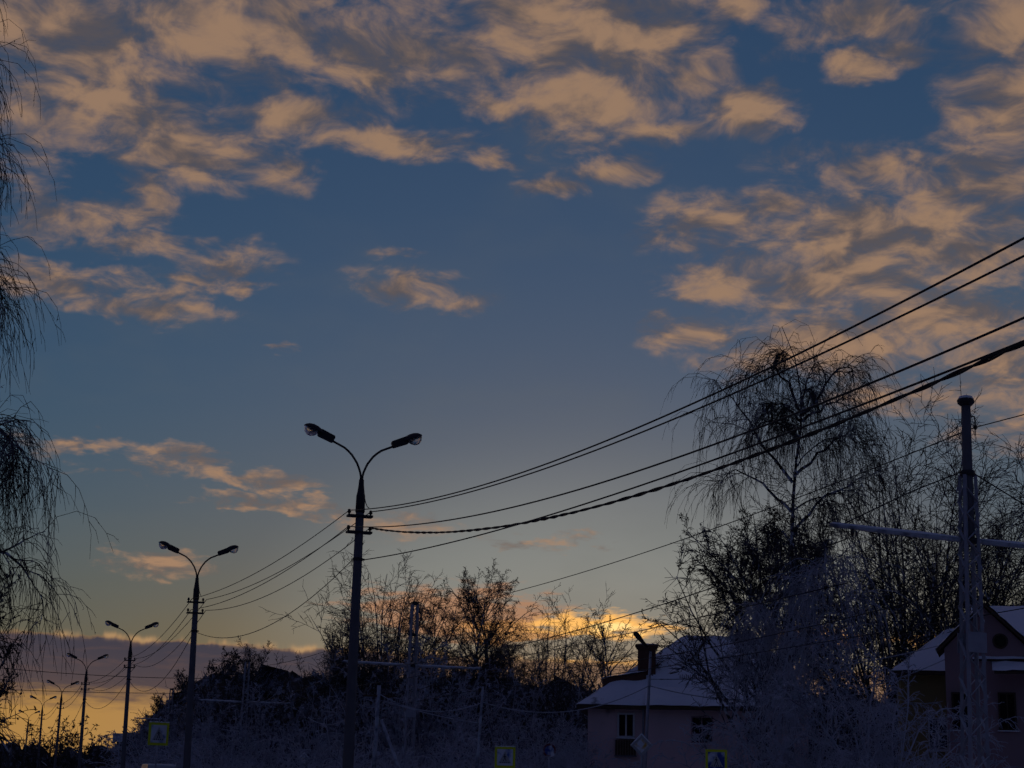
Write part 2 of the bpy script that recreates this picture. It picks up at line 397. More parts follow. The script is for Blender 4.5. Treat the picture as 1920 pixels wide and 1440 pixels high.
# ================================================================ twin-arm street lamps along the verge
def luminaire(parent, side):
    """gear box, shell and glass bowl at the end of an arm that leaves the pole towards side (-1 or 1)"""
    ang = math.radians(24)
    def P_(u, w, y=0.0):              # u along the head, w across it upwards
        return (side*(.86+u*math.cos(ang)-w*math.sin(ang)), y, 10.33+u*math.sin(ang)+w*math.cos(ang))
    def loft(secs, n, lo, hi, cap=True):
        mb = MB(); vs = []; fs = []
        for (u, hw, hh, w0) in secs:
            for j in range(n+1):
                a = lo+(hi-lo)*j/n
                vs.append(P_(u, w0+hh*math.sin(a), hw*math.cos(a)))
        k = n+1
        for i in range(len(secs)-1):
            for j in range(n): fs.append((i*k+j, i*k+j+1, (i+1)*k+j+1, (i+1)*k+j))
        if cap: fs.append(tuple(range(k))); fs.append(tuple((len(secs)-1)*k+j for j in range(k)))
        return mb.add(vs, fs)
    lam = loft([(.28, .08, .075, .03), (.36, .14, .12, .02), (.50, .18, .15, .015), (.62, .185, .15, .01), (.73, .16, .115, .01), (.80, .10, .06, .01), (.83, .03, .02, .01)], 10, 0, math.pi).build('lamp_shell', MAT['dark_steel'], parent, True)
    loft([(.40, .05, .03, .012), (.46, .13, .12, .012), (.56, .165, .185, .012), (.66, .16, .19, .012), (.75, .12, .13, .012), (.81, .04, .03, .012)], 10, math.pi, 2*math.pi).build('glass_bowl', MAT['lens'], lam, True)
    mb = MB(); sec = [(-.05, .07, .03), (-.02, .095, .045), (.36, .105, .035), (.40, .08, .03)]
    for i, (u, h, w0) in enumerate(sec):
        mb.v += [P_(u, w0-h, -.07), P_(u, w0-h, .07), P_(u, w0+h, .07), P_(u, w0+h, -.07)]
    for i in range(3):
        for j in range(4): mb.f.append([i*4+j, i*4+(j+1) % 4, (i+1)*4+(j+1) % 4, (i+1)*4+j])
    mb.f += [[3, 2, 1, 0], [12, 13, 14, 15]]
    mb.build('gear_box', MAT['dark_steel'], lam)
    return lam
def insulator(parent, x, z):
    MB().tube([(x, 0, z), (x, 0, z+.05), (x, 0, z+.055), (x, 0, z+.09), (x, 0, z+.095), (x, 0, z+.13), (x, 0, z+.15)], [.022, .026, .05, .055, .038, .045, .02], 8).build('insulator', MAT['insulator'], parent, True)
def make_street_lamp():
    r = empty('street_lamp', (0, 0, 0))
    MB().tube([(0, 0, -.3), (0, 0, 3), (0, 0, 6), (0, 0, 8.75)], [.150, .137, .122, .106], 12).build('pole', MAT['concrete'], r, True)
    MB().tube([(0, 0, 8.45), (0, 0, 8.47), (0, 0, 8.9), (0, 0, 8.98), (0, 0, 9.20), (0, 0, 9.34)], [.108, .125, .118, .10, .072, .066], 12).build('sleeve', MAT['dark_steel'], r, True)
    for sd in (-1, 1):
        MB().tube([(sd*.018, 0, 9.2), (sd*.022, 0, 9.43), (sd*.05, 0, 9.55), (sd*.095, 0, 9.667), (sd*.145, 0, 9.78), (sd*.21, 0, 9.874), (sd*.29, 0, 9.985), (sd*.39, 0, 10.08), (sd*.50, 0, 10.165), (sd*.63, 0, 10.225), (sd*.75, 0, 10.28), (sd*.90, 0, 10.345)], .030, 8).build('arm', MAT['dark_steel'], r, True)
        luminaire(r, sd)
    for z in (8.36, 7.93):
        c = MB().box((0, -.10, z), (.66, .05, .055)).box((0, .10, z), (.66, .05, .055)).box((-.31, 0, z), (.05, .24, .05)).box((.31, 0, z), (.05, .24, .05)).build('crossarm', MAT['dark_steel'], r)
        for sd in (-1, 1): insulator(c, sd*.29, z+.025)
    MB().tube([(0, 0, 7.18), (0, 0, 7.26)], .128, 12).box((.14, 0, 7.22), (.08, .05, .05)).build('clamp', MAT['dark_steel'], r)
    MB().tube([(.11, 0, 8.85), (.14, -.02, 8.72), (.19, -.02, 8.62), (.24, 0, 8.60)], .012, 5).build('loose_cable', MAT['wire'], r)
    return r
LAMPS = [(9.23, 41.0), (8.25, 65.1), (9.0, 101.0), (8.38, 131.0), (8.51, 171.0), (8.37, 207.0), (8.3, 258.0)]
ORD = ['nearest and largest', 'second nearest', 'third', 'fourth', 'fifth', 'sixth', 'farthest and smallest']
lamp0 = make_street_lamp()
for i, (x, y) in enumerate(LAMPS):
    o = lamp0 if i == 0 else copy_tree(lamp0)
    o.location = (x, y, 0); o.rotation_euler = (0, 0, math.radians((0, 3, -4, 2, -3, 4, 1)[i]))
    o.rotation_euler.x = math.radians((0, .5, -.4, .8, -.6, .5, .3)[i]); o.rotation_euler.y = math.radians((0, -1.0, -.9, -.8, .3, -.9, .6)[i])
    tag(o, ['nearest and largest twin-arm street lamp on a concrete pole', 'second nearest twin-arm street lamp, left of the largest one',
            'third twin-arm street lamp of the row, before the grey cloud bank', 'fourth twin-arm street lamp of the row, its arms across the cloud bank',
            'fifth twin-arm street lamp of the row, its arms below the cloud bank', 'sixth twin-arm street lamp of the row, partly behind the dark roadside tree',
            'farthest and smallest twin-arm street lamp, against the golden horizon'][i], 'street lamp', 'twin-arm street lamps along the road')

# ---------------------------------------------------------------- wires
def wire(name, a, b, sag, r, mat, label, n=40, twist=0, group='overhead wires'):
    a, b = Vector(a), Vector(b); pts = []
    for i in range(n+1):
        t = i/n; p = a.lerp(b, t); p.z -= 4*sag*t*(1-t); pts.append(p)
    mb = MB()
    if twist:
        d = (b-a).normalized(); u = d.cross(Vector((0, 0, 1))).normalized(); w = u.cross(d)
        fine = []
        m_ = n*8
        for k in range(2):
            f = []
            for i in range(m_+1):
                t = i/m_; p = a.lerp(b, t); p.z -= 4*sag*t*(1-t)
                an = t*twist*2*math.pi + k*math.pi + .8*math.sin(t*37)
                amp = r*(.70+.25*math.sin(t*61+k))
                f.append(p+u*math.cos(an)*amp+w*math.sin(an)*amp)
            mb.tube(f, r, 6)
    else: mb.tube(pts, r, 6)
    o = mb.build(name, mat, None, True)
    return tag(o, label, 'wire', group)
WN = [(-.29, 8.50, 1.30, 7.50), (.29, 8.50, 1.10, 7.47), (-.29, 8.07, 1.30, 6.58), (.29, 8.07, 1.75, 7.25), (.18, 7.22, .70, 6.20)]
WL = ['topmost thin wire rising from the nearest street lamp to the right edge', 'second thin wire from the top, from nearest street lamp to right edge',
      'third wire from the top, between the thin pair and the twisted cable', 'thick twisted black cable from the nearest street lamp to the right edge',
      'lowest wire leaving the nearest street lamp, joining the twisted cable']
x1, y1 = LAMPS[0]
for k, (dx_, z, sag, ze) in enumerate(WN):
    wire('overhead_cable' if k == 3 else 'overhead_wire', (x1+dx_, y1, z), (x1+dx_, -2, ze), sag, 0.016 if k == 3 else .013, MAT['wire'], WL[k], 60, 38 if k == 3 else 0)
NM = ['nearest', 'second', 'third', 'fourth', 'fifth', 'sixth', 'farthest']
for i in range(len(LAMPS)-1):
    (xa, ya), (xb, yb) = LAMPS[i], LAMPS[i+1]
    names = ['upper left', 'upper right', 'lower left', 'lower right', 'lowest']
    for k in ((0, 1, 2, 3, 4) if i < 3 else (0, 2, 4)):
        dx_, z = WN[k][0], WN[k][1]
        if k == 4: dx_ = -.12
        s_ = (.35, .38, .42, .55, .95)[k]*(yb-ya)/24
        wire('overhead_wire', (xa+dx_, ya, z), (xb+dx_, yb, z), min(s_, 1.6), .012+.002*i, MAT['wire'], '%s wire between the %s and the %s street lamp' % (names[k], NM[i], NM[i+1]), 24)

# ================================================================ lattice tram poles with bracket arms
def make_lattice(fine):
    r = empty('tram_pole', (0, 0, 0))
    H = 8.7 if fine else 10.25
    def hw(z): return .255-.115*z/H
    for sx in (-1, 1):
        for sy in (-1, 1):
            mb = MB()
            for z0, z1 in ((0, 2.9), (2.9, 5.8), (5.8, H)):
                pass
            a, b = (sx*hw(0), sy*hw(0)*.7, -.2), (sx*hw(H), sy*hw(H)*.7, H)
            mb.bar(a, b, .075, .075).build('leg', MAT['grey_steel'], r)
    for f in range(4):
        mb = MB(); z = .35; s_ = 1
        while z < H-.4:
            st = .42 if z < 5.0 else .30
            w0, w1 = hw(z), hw(z+st)
            if f < 2:
                y = (-1, 1)[f]
                a, b = (-s_*w0, y*w0*.7+y*.042, z), (s_*w1, y*w1*.7+y*.042, z+st)
            else:
                x = (-1, 1)[f-2]
                a, b = (x*w0+x*.042, -s_*w0*.7, z), (x*w1+x*.042, s_*w1*.7, z+st)
            if fine and f < 2 and z < 6.5: MB().bar(a, b, .05, .012).build('lacing_bar', MAT['grey_steel'], r)
            else: mb.bar(a, b, .075, .014)
            s_ = -s_; z += st
        if mb.v: mb.build('lacing', MAT['grey_steel'], r)
    for z in (.15, 4.7):
        w = hw(z)+.05
        for sy in (-1, 1): MB().box((0, sy*(w*.7+.03), z+.2), (2*w, .014, .45)).build('batten_plate', MAT['grey_steel'], r)
    if fine: MB().tube([(0, 0, 7.2), (0, 0, 8.7), (0, 0, 10.45)], [.125, .118, .105], 12).build('mast', MAT['concrete'], r, True)
    else: MB().box((0, 0, 10.3), (.34, .26, .14)).build('head_plate', MAT['dark_steel'], r)
    cp = empty('cap', (0, 0, 0)) if not fine else MB().tube([(0, 0, 10.36), (0, 0, 10.40), (0, 0, 10.47), (0, 0, 10.50), (0, 0, 10.58)], [.13, .18, .20, .19, .10], 14).build('cap', MAT['dark_steel'], r, True)
    if fine: MB().tube([(0, 0, 10.50), (0, 0, 10.57), (0, 0, 10.605)], [.185, .15, .04], 12).build('snow_cap', MAT['snow'], cp, True)
    else: bpy.data.objects.remove(cp)
    for z in (8.75, 7.2):
        MB().tube([(0, 0, z-.06), (0, 0, z+.06)], .175, 12).build('collar', MAT['dark_steel'], r, True)
    for sd in (-1, 1):
        pts = [(sd*(.1+3.45*t), 0, 7.2+.03*t*t) for t in (0, .25, .5, .75, 1)]
        a = MB().tube(pts, [.055, .055, .05, .045, .045], 8).build('bracket_arm', MAT['frosted_steel'], r, True)
        MB().tube([(sd*.3, 0, 7.25), (sd*1.2, 0, 7.255), (sd*2.2, 0, 7.26), (sd*3.5, 0, 7.27)], [.03, .045, .04, .03], 6).build('snow', MAT['snow'], a, True)
        MB().tube([(sd*.15, 0, 8.78), (sd*1.5, 0, 8.18), (sd*3.3, 0, 7.24)], .016, 6).build('stay_rod', MAT['dark_steel'], r, True)
        MB().tube([(sd*3.0, 0, 7.19), (sd*3.0, 0, 7.11), (sd*3.0, 0, 7.02)], [.03, .05, .03], 6).build('insulator', MAT['insulator'], r, True)
    MB().tube([(.10, 0, 10.12), (.22, 0, 10.12), (.24, 0, 10.02), (.24, 0, 9.9)], .018, 6).build('hook', MAT['dark_steel'], r, True)
    MB().tube([(.24, 0, 9.93), (.24, 0, 9.89), (.24, 0, 9.82)], [.03, .05, .03], 6).build('insulator', MAT['insulator'], r, True)
    return r
LATT = [(20.95, 31.0, 1.25), (20.60, 78.3, .4), (19.85, 125, 0), (19.5, 171, 0)]
TL = ['tall lattice tram pole with snowy bracket arms at the right edge', 'lattice tram pole right of the largest street lamp, before bare trees',
      'distant lattice tram pole beside the second street lamp', 'farthest lattice tram pole, behind the left crossing sign']
lat0 = make_lattice(True); lat1 = make_lattice(False)
for i, (x, y, lean) in enumerate(LATT):
    o = lat0 if i == 0 else lat1 if i == 1 else copy_tree(lat1)
    o.location = (x, y, 0); o.rotation_euler = (0, math.radians(lean), 0)
    tag(o, TL[i], 'tram pole', 'lattice tram poles')
PN = ['right-edge lattice pole', 'middle lattice pole', 'distant lattice pole', 'farthest lattice pole']
ext = [(21.3, -16.0)] + [(x, y) for x, y, _ in LATT]
for i in range(4):
    (xa, ya), (xb, yb) = ext[i], ext[i+1]
    if i == 0: nm = 'right of the right-edge lattice pole'
    else: nm = 'between the %s and the %s' % (PN[i-1], PN[i])
    zl = 0 if i == 0 else 0
    dxa = .45 if i == 1 else .24
    wire('feeder_wire', (xa+dxa, ya, 9.86), (xb+(.45 if i == 0 else .24), yb, 9.86), .55, .012+.002*i, MAT['wire'], 'feeder wire %s, at the pole tops' % nm, 30, group='tram wires')
    for sd, sn in ((-1, 'left'), (1, 'right')):
        if i == 0 and sd < 0: continue
        wire('carrier_wire', (xa+sd*3.0, ya, 7.02), (xb+sd*3.0, yb, 7.02), .75, .012+.002*i, MAT['wire'], '%s track carrier wire %s' % (sn, nm), 30, group='tram wires')
        wire('contact_wire', (xa+sd*3.0, ya, 6.05), (xb+sd*3.0, yb, 6.05), .18, .010+.002*i, MAT['wire'], '%s track contact wire %s' % (sn, nm), 12, group='tram wires')
h = Vector((17.75, 50.0, 0))
tag(MB().bar((17.75, 50, 6.42), (17.75, 50, 5.88), .03).box((17.75, 50, 5.86), (.05, .16, .05)).build('wire_hanger', MAT['dark_steel']), 'small hanger joining two tram wires left of the chimney', 'hanger')

# ================================================================ small poles
def lean_pole(name, top, bot, r0, r1, mat, parent_name=None):
    t, b = Vector(top), Vector(bot); d = (t-b)/(t.z-b.z); base = b-d*b.z
    e = empty(name, base)
    l = t-base
    MB().tube([(-d.x*.2, -d.y*.2, -.2), l*.5, l], [r0, (r0+r1)/2, r1], 10).build('pole', mat, e, True)
    return e, l
# grey lamp post with a single head in front of the house
e, l = lean_pole('lamp_post', at_d(1220, 1222, 72), at_d(1209, 1440, 72), .085, .06, MAT['grey_steel'])
tag(e, 'single-head lamp post leaning before the chimney of the hipped house', 'lamp post')
hd = Vector(at_d(1196, 1193, 71.6))-e.location
j = hd-l; j.normalize()
MB().tube([l-Vector((0, 0, .25)), l+Vector((-.02, 0, .12)), l+j*.35], .028, 8).build('arm', MAT['dark_steel'], e, True)
sh = MB().tube([l+j*.28, l+j*.34, l+j*.60, hd-j*.12, hd+j*.12, hd+j*.22, hd+j*.27], [.05, .085, .085, .11, .125, .09, .03], 10).build('lamp_shell', MAT['dark_steel'], e, True)
dn = Vector((.3, 0, -1)).normalized()
MB().tube([hd+dn*.02-j*.02, hd+dn*.10, hd+dn*.15], [.10, .085, .02], 10).build('glass_bowl', MAT['lens'], sh, True)
POST = e.location + l
# thin pale pole with rimed wires
e, l = lean_pole('wire_pole', at_d(906, 1282, 67), at_d(894, 1440, 67), .075, .05, MAT['frosted_steel'])
tag(e, 'thin pale leaning pole carrying rimed wires above the snow-flecked crossing sign', 'pole')
MB().tube([l-Vector((0, 0, .10)), l-Vector((0, 0, .02))], .075, 10).build('cap', MAT['dark_steel'], e, True)
TP = e.location + l
# wooden pole with a strut
e, l = lean_pole('wooden_pole', at_d(711, 1285, 70), at_d(701, 1440, 70), .11, .085, MAT['frosted_steel'])
tag(e, 'rimed wooden pole propped by a slanting strut, right of largest street lamp', 'pole')
st = Vector(at_d(715, 1350, 70))-e.location; sb = Vector(at_d(750, 1445, 69))-e.location
sb2 = st+(sb-st)*((st.z+.2)/(st.z-sb.z))
MB().tube([st, sb2], [.07, .085], 8).build('strut', MAT['frosted_steel'], e, True)
MB().box(l-Vector((0, 0, .45)), (1.3, .08, .09)).build('crossarm', MAT['wood'], e)
for sd in (-1, 1): MB().tube([l+Vector((sd*.55, 0, -.41)), l+Vector((sd*.55, 0, -.33)), l+Vector((sd*.55, 0, -.25))], [.03, .05, .03], 8).build('insulator', MAT['insulator'], e, True)
WP = e.location + l
def V(*a): return Vector(a)
wire('rimed_wire', WP-V(0, 0, .35), TP-V(0, 0, .75), .55, .022, MAT['frost_wire'], 'upper rimed wire from the strutted wooden pole to thin pale pole', group='rimed wires')
wire('rimed_wire', WP-V(-.5, 0, .7), TP-V(0, 0, 1.6), .1, .022, MAT['frost_wire'], 'lower rimed wire from the strutted wooden pole to thin pale pole', group='rimed wires')
wire('rimed_wire', TP-V(0, 0, .75), POST-V(0, 0, 1.45), .75, .022, MAT['frost_wire'], 'rimed wire from the thin pale pole to the single-head lamp post', group='rimed wires')
wire('rimed_wire', POST-V(0, 0, 1.2), at_d(1800, 1200, 78), .5, .022, MAT['frost_wire'], 'upper rimed wire from the single-head lamp post towards the right house', group='rimed wires')
wire('rimed_wire', POST-V(0, 0, 1.5), at_d(1860, 1190, 76), 1.6, .022, MAT['frost_wire'], 'lower rimed wire from the single-head lamp post towards the right house', group='rimed wires')
wire('rimed_wire', at_d(578, 1345, 75), WP-V(.5, 0, .7), .6, .02, MAT['frost_wire'], 'rimed wire ending at the amber sign post left of the largest lamp', group='rimed wires')
wire('span_wire', at_d(-60, 1246, 110), at_d(420, 1272, 116), .25, .02, MAT['wire'], 'upper thin span wire across the grey cloud bank at far left', group='span wires')
wire('span_wire', at_d(-60, 1290, 125), at_d(420, 1300, 130), .12, .02, MAT['wire'], 'lower thin span wire across the grey cloud bank at far left', group='span wires')

# ================================================================ road signs
def facing(p, yaw_off=0.0):       # local x right, y away from the viewer, standing upright at p
    return math.atan2(-(p[0]), p[1]) + yaw_off
def sign_post(e, h, r=.035, mat='grey_steel'):
    MB().tube([(0, .03, -.2), (0, .03, h)], r, 8).build('post', MAT[mat], e, True)
def crossing_sign(px, py, D, s, yaw, label, rimed, post_h=None, with_post=True):
    p = at_d(px, py, D); e = empty('crossing_sign', (p[0], p[1], 0), (0, 0, facing(p)+yaw)); z = p[2]
    tag(e, label, 'road sign', 'pedestrian crossing signs')
    if with_post: sign_post(e, z+s*.3 if post_h is None else post_h)
    b = s*1.30
    pl = MB().box((0, -.01, z), (b, .02, b)).build('backing_panel', MAT['sign_yellow'], e)
    q = s*.5
    MB().box((0, -.026, z), (s, .008, s)).build('blue_field', MAT['sign_blue_rimed' if rimed else 'sign_blue'], pl)
    k = .40*s
    MB().prism([(-k, 0, -.36*s), (k, 0, -.36*s), (0, 0, .40*s)], (0, -.030, z), (0, -.036, z)).build('white_triangle', MAT['sign_white'], pl)
    f = MB()                        # walking figure on stripes
    def poly(pts): f.prism([(x*s, 0, y*s) for x, y in pts], (0, -.037, z), (0, -.041, z))
    MB().prism([((math.cos(a)*.038-.01)*s, 0, (math.sin(a)*.038+.16)*s) for a in np.linspace(0, 2*math.pi, 9)[:-1]], (0, -.037, z), (0, -.041, z)).build('figure_head', MAT['sign_black'], pl)
    poly([(-.045, .11), (.025, .11), (.035, -.04), (-.035, -.04)])
    poly([(-.035, -.04), (.0, -.04), (-.085, -.25), (-.125, -.25)])
    poly([(.0, -.04), (.035, -.04), (.105, -.25), (.065, -.25)])
    poly([(-.045, .11), (-.03, .08), (-.10, -.01), (-.125, .005)])
    poly([(.02, .11), (.03, .08), (.11, .02), (.10, -.005), (.01, .06)])
    for x in (-.26, -.13, 0, .13, .26): MB().prism([(px_*s, 0, pz_*s) for px_, pz_ in ((x-.035, -.34), (x+.035, -.34), (x+.025, -.28), (x-.025, -.28))], (0, -.037, z), (0, -.041, z)).build('stripe', MAT['sign_black'], pl)
    f.build('walking_figure', MAT['sign_black'], pl)
    if rimed:
        sm = MB(); n = 12
        sm.tube([(-b/2+b*i/n, -.02, z+b/2+.012) for i in range(n+1)], [.02+.012*math.sin(i*1.9) for i in range(n+1)], 6).build('snow', MAT['snow'], pl, True)
    return e
crossing_sign(1343, 1426, 52, .52, .10, 'blue crossing sign with yellow-green border before the pink house', False)
crossing_sign(947, 1420, 68, .66, -.15, 'rimed crossing sign with yellow-green border left of the hipped house', True)
crossing_sign(297, 1376, 66, .68, .5, 'rimed crossing sign with yellow-green border between second and third street lamps', True)
def diamond(px, py, D, s, label):
    p = at_d(px, py, D); e = empty('priority_sign', (p[0], p[1], 0), (0, 0, facing(p))); z = p[2]; tag(e, label, 'road sign')
    sign_post(e, z+s*.4)
    d = s*.707
    pl = MB().prism([(-d, 0, 0), (0, 0, -d), (d, 0, 0), (0, 0, d)], (0, -.02, z), (0, 0, z)).build('white_plate', MAT['sign_white'], e)
    k = d*.66
    MB().prism([(-k, 0, 0), (0, 0, -k), (k, 0, 0), (0, 0, k)], (0, -.027, z), (0, -.021, z)).build('amber_field', MAT['sign_amber'], pl)
    MB().tube([(-d, -.01, z+.01), (-d*.5, -.01, z+d*.52), (0, -.01, z+d+.02), (d*.5, -.01, z+d*.52), (d, -.01, z+.01)], [.02, .035, .045, .03, .02], 6).build('snow', MAT['snow'], pl, True)
diamond(1203, 1398, 70, .66, 'snow-edged diamond priority sign with amber centre before the hipped house')
diamond(570, 1424, 82, .42, 'small amber diamond sign on a thin post left of largest lamp')
p = at_d(1030, 1407, 74); e = empty('round_sign', (p[0], p[1], 0), (0, 0, facing(p))); tag(e, 'round red-rimmed road sign among the rimed shrubs', 'road sign')
sign_post(e, p[2]+.2)
pl = MB().tube([(0, -.012, p[2]), (0, .0, p[2])], .30, 24).build('red_disc', MAT['sign_red'], e)
MB().tube([(0, -.018, p[2]), (0, -.013, p[2])], .21, 20).build('inner_disc', MAT['sign_blue'], pl)
p = at_d(225, 1383, 150); e = empty('direction_sign', (p[0], p[1], 0), (0, 0, facing(p))); tag(e, 'pale blue direction board far off beside the third street lamp', 'road sign')
sign_post(e, p[2]+.3, .06)
pl = MB().box((0, -.02, p[2]), (1.25, .03, .75)).build('board', MAT['sign_blue_rimed'], e)

# ================================================================ van on the far carriageway
p = at_d(313, 1450, 104); e = empty('van', (p[0]-.3, p[1], -.12), (0, 0, 0)); tag(e, 'light grey van on the road, only its roof edge showing at bottom left', 'van')
W, H_, L_ = 1.95, 2.42, 5.2
sec = [(0, .45), (.02, 1.5), (.25, H_-.08), (.5, H_), (3.7, H_), (4.15, 2.15), (4.55, 1.25), (5.15, 1.05), (5.2, .45)]
vb = MB(); n = len(sec)
ins = lambda z: W/2-(.0 if z < 1.2 else .09*(z-1.2))
vb.v = [(-ins(z), y, z) for y, z in sec]+[(ins(z), y, z) for y, z in sec]
vb.f = [[i, i+1, n+i+1, n+i] for i in range(n-1)]+[[n-1, 0, n, 2*n-1]]+[list(range(n))[::-1], [n+i for i in range(n)]]
bd = vb.build('body', MAT['van'], e)
bv = bd.modifiers.new('bevel', 'BEVEL'); bv.width = .05; bv.segments = 2
for sd in (-1, 1):
    MB().box((sd*.42, .06, 1.72), (.62, .03, .55)).build('rear_window', MAT['pane'], e)
    MB().box((sd*.80, -.005, 1.15), (.14, .03, .40)).build('tail_light', MAT['red_glass'], e)
    MB().box((sd*(W/2-.04), 3.6, 1.65), (.05, .8, .5)).build('side_window', MAT['pane'], e)
    for y in (.95, 4.2):
        wh = MB().tube([(sd*.72, y, .34), (sd*.98, y, .34)], .34, 20).build('wheel', MAT['rubber'], e, True)
        MB().tube([(sd*.975, y, .34), (sd*.99, y, .34)], .2, 14).build('rim', MAT['grey_steel'], wh)
MB().box((0, -.06, .5), (1.8, .14, .2)).build('bumper', MAT['rubber'], e)

# ================================================================ houses
def patch(a, b, c, d, nx, ny, amp, seed):
    """uneven snow sheet over the quad a-b-c-d (a-b lower edge, d-c upper edge)"""
    r = np.random.default_rng(seed); a, b, c, d = map(np.array, (a, b, c, d))
    nrm = np.cross(b-a, d-a).astype(float); nrm /= np.linalg.norm(nrm)
    ph = r.uniform(0, 6.28, (6,)); fr = r.uniform(2, 11, (6, 2))
    vs = []
    for j in range(ny+1):
        v = j/ny
        for i in range(nx+1):
            u = i/nx; p = (a*(1-u)+b*u)*(1-v)+(d*(1-u)+c*u)*v
            w = sum(math.sin(fr[k, 0]*u*3+fr[k, 1]*v*3+ph[k]) for k in range(6))/6
            edge = min(1, 9*min(u, 1-u, v*2, (1-v)*2)+.45)
            vs.append(p+nrm*(amp*(.9+.8*w)*edge))
    fs = [(j*(nx+1)+i, j*(nx+1)+i+1, (j+1)*(nx+1)+i+1, (j+1)*(nx+1)+i) for j in range(ny) for i in range(nx)]
    return vs, fs
def window(parent, x, y, z, w, h, cols, rows, frame_mat, fw=.07, mw=.05):
    """casement set in the wall: recessed panes, proud frame and glazing bars, sill"""
    f = MB().box((x, y, z+h/2+fw/2), (w+2*fw, .10, fw)).box((x, y, z-h/2-fw/2), (w+2*fw, .10, fw))
    f.box((x-w/2-fw/2, y, z), (fw, .10, h)).box((x+w/2+fw/2, y, z), (fw, .10, h))
    fo = f.build('window', MAT[frame_mat], parent)
    for i in range(1, cols): MB().box((x-w/2+w*i/cols, y+.005, z), (mw, .06, h)).build('glazing_bar', MAT[frame_mat], fo)
    for j in range(1, rows): MB().box((x, y+.012, z-h/2+h*j/rows), (w, .05, mw)).build('glazing_bar', MAT[frame_mat], fo)
    for i in range(cols):
        for j in range(rows):
            MB().box((x-w/2+w*(i+.5)/cols, y+.035, z-h/2+h*(j+.5)/rows), (w/cols-.01, .012, h/rows-.01)).build('pane', MAT['pane'], fo)
    MB().box((x, y-.06, z-h/2-fw-.02), (w+.3, .16, .04)).build('sill', MAT['snow'], fo)
    return fo
def house_frame(name, px, D, yaw=0.0):
    g = ground(px, D); return empty(name, (g[0], g[1], -.14), (0, 0, math.atan2(-g[0], g[1])+yaw))

# ---- pink hipped house with chimney
hA = house_frame('hipped_house', 1210, 88, -.02)
tag(hA, 'pink plastered house with snowy hipped roof and brick chimney', 'house')
EZ = 5.95
MB().box((2.75, 4.6, EZ/2), (11.7, 9.0, EZ)).build('wall', MAT['pink'], hA)
pr = MB().box((3.6, .06, EZ/2), (7.0, .7, EZ)).build('projecting_bay', MAT['pink'], hA)
window(hA, 3.00, -.32, 4.78, 1.02, 1.28, 2, 3, 'mauve')
window(hA, -1.05, .07, 4.95, .74, 1.12, 2, 1, 'frame', .10, .09)
window(hA, 5.9, -.32, 4.78, 1.02, 1.28, 2, 3, 'mauve')
bal = empty('balcony', (0, 0, 0)); bal.parent = hA
for i in range(8): MB().box((-1.55+.14*i, -.10+.006*(i % 2), 3.74), (.13, .03, .86)).build('plank', MAT['wood'], bal)
MB().box((-1.06, .10, 3.34), (1.18, .55, .08)).build('slab', MAT['concrete'], bal)
MB().tube([(-.12, -.02, 0), (-.12, -.02, EZ-.2), (-.2, -.3, EZ+.02)], .055, 8).build('downpipe', MAT['grey_steel'], hA, True)
A_, B_, C_, D_ = (-3.7, -.45, EZ), (9.2, -.45, EZ+.02), (9.2, 9.7, EZ), (-3.7, 9.7, EZ)
R1, R2 = (2.2, 4.6, 10.15), (6.3, 4.6, 10.15)
roof = MB().add([A_, B_, C_, D_, R1, R2, (A_[0], A_[1], EZ-.16), (B_[0], B_[1], EZ-.14), (C_[0], C_[1], EZ-.16), (D_[0], D_[1], EZ-.16)],
  [(0, 1, 5, 4), (1, 2, 5), (2, 3, 4, 5), (3, 0, 4), (6, 9, 8, 7), (0, 6, 7, 1), (1, 7, 8, 2), (2, 8, 9, 3), (3, 9, 6, 0)]).build('roof', MAT['wood'], hA)
mb = MB(); mb.add(*patch(A_, B_, R2, R1, 40, 24, .15, 1)).add(*patch(D_, A_, R1, R1, 24, 24, .10, 2)).add(*patch(B_, C_, R2, R2, 20, 20, .10, 3)).add(*patch(C_, D_, R1, R2, 20, 12, .10, 4))
mb.build('roof_snow', MAT['roof_snow'], roof, True)
# bay eave, a little proud of the main eave
be = MB().add([(.0, -.85, EZ-.02), (7.3, -.85, EZ-.02), (7.3, .55, EZ+1.02), (.0, .55, EZ+1.02), (.0, -.85, EZ-.16), (7.3, -.85, EZ-.16), (7.3, .55, EZ+.3), (.0, .55, EZ+.3)],
  [(0, 1, 2, 3), (4, 7, 6, 5), (0, 4, 5, 1), (1, 5, 6, 2), (3, 2, 6, 7), (0, 3, 7, 4)]).build('bay_eave', MAT['wood'], hA)
MB().add(*patch((-.02, -.88, EZ+.0), (7.32, -.88, EZ+.0), (7.3, .55, EZ+1.03), (.02, .55, EZ+1.03), 26, 8, .14, 9)).build('bay_snow', MAT['snow'], be, True)
ch = MB().box((.02, 1.9, 8.0), (.98, .8, 2.7)).build('chimney', MAT['brick'], hA)
MB().box((.02, 1.9, 9.22), (1.16, .98, .10)).box((.02, 1.9, 9.32), (1.28, 1.08, .08)).build('chimney_cap', MAT['brick'], ch)
MB().add(*patch((-.6, 1.38, 9.37), (.64, 1.38, 9.37), (.64, 2.42, 9.37), (-.6, 2.42, 9.37), 8, 8, .07, 11)).build('chimney_snow', MAT['snow'], ch, True)
dm = MB().add([(-2.35, .9, 6.75), (.0, 1.25, 6.9), (.0, 1.25, 7.85), (-2.35, .9, 7.45), (-2.35, 4.4, 7.45), (.0, 4.4, 7.9), (-2.35, 4.4, 6.5), (.0, 4.4, 6.5)],
  [(0, 1, 2, 3), (3, 2, 5, 4), (0, 3, 4, 6), (1, 7, 5, 2), (6, 4, 5, 7)]).build('dormer', MAT['brick'], hA)
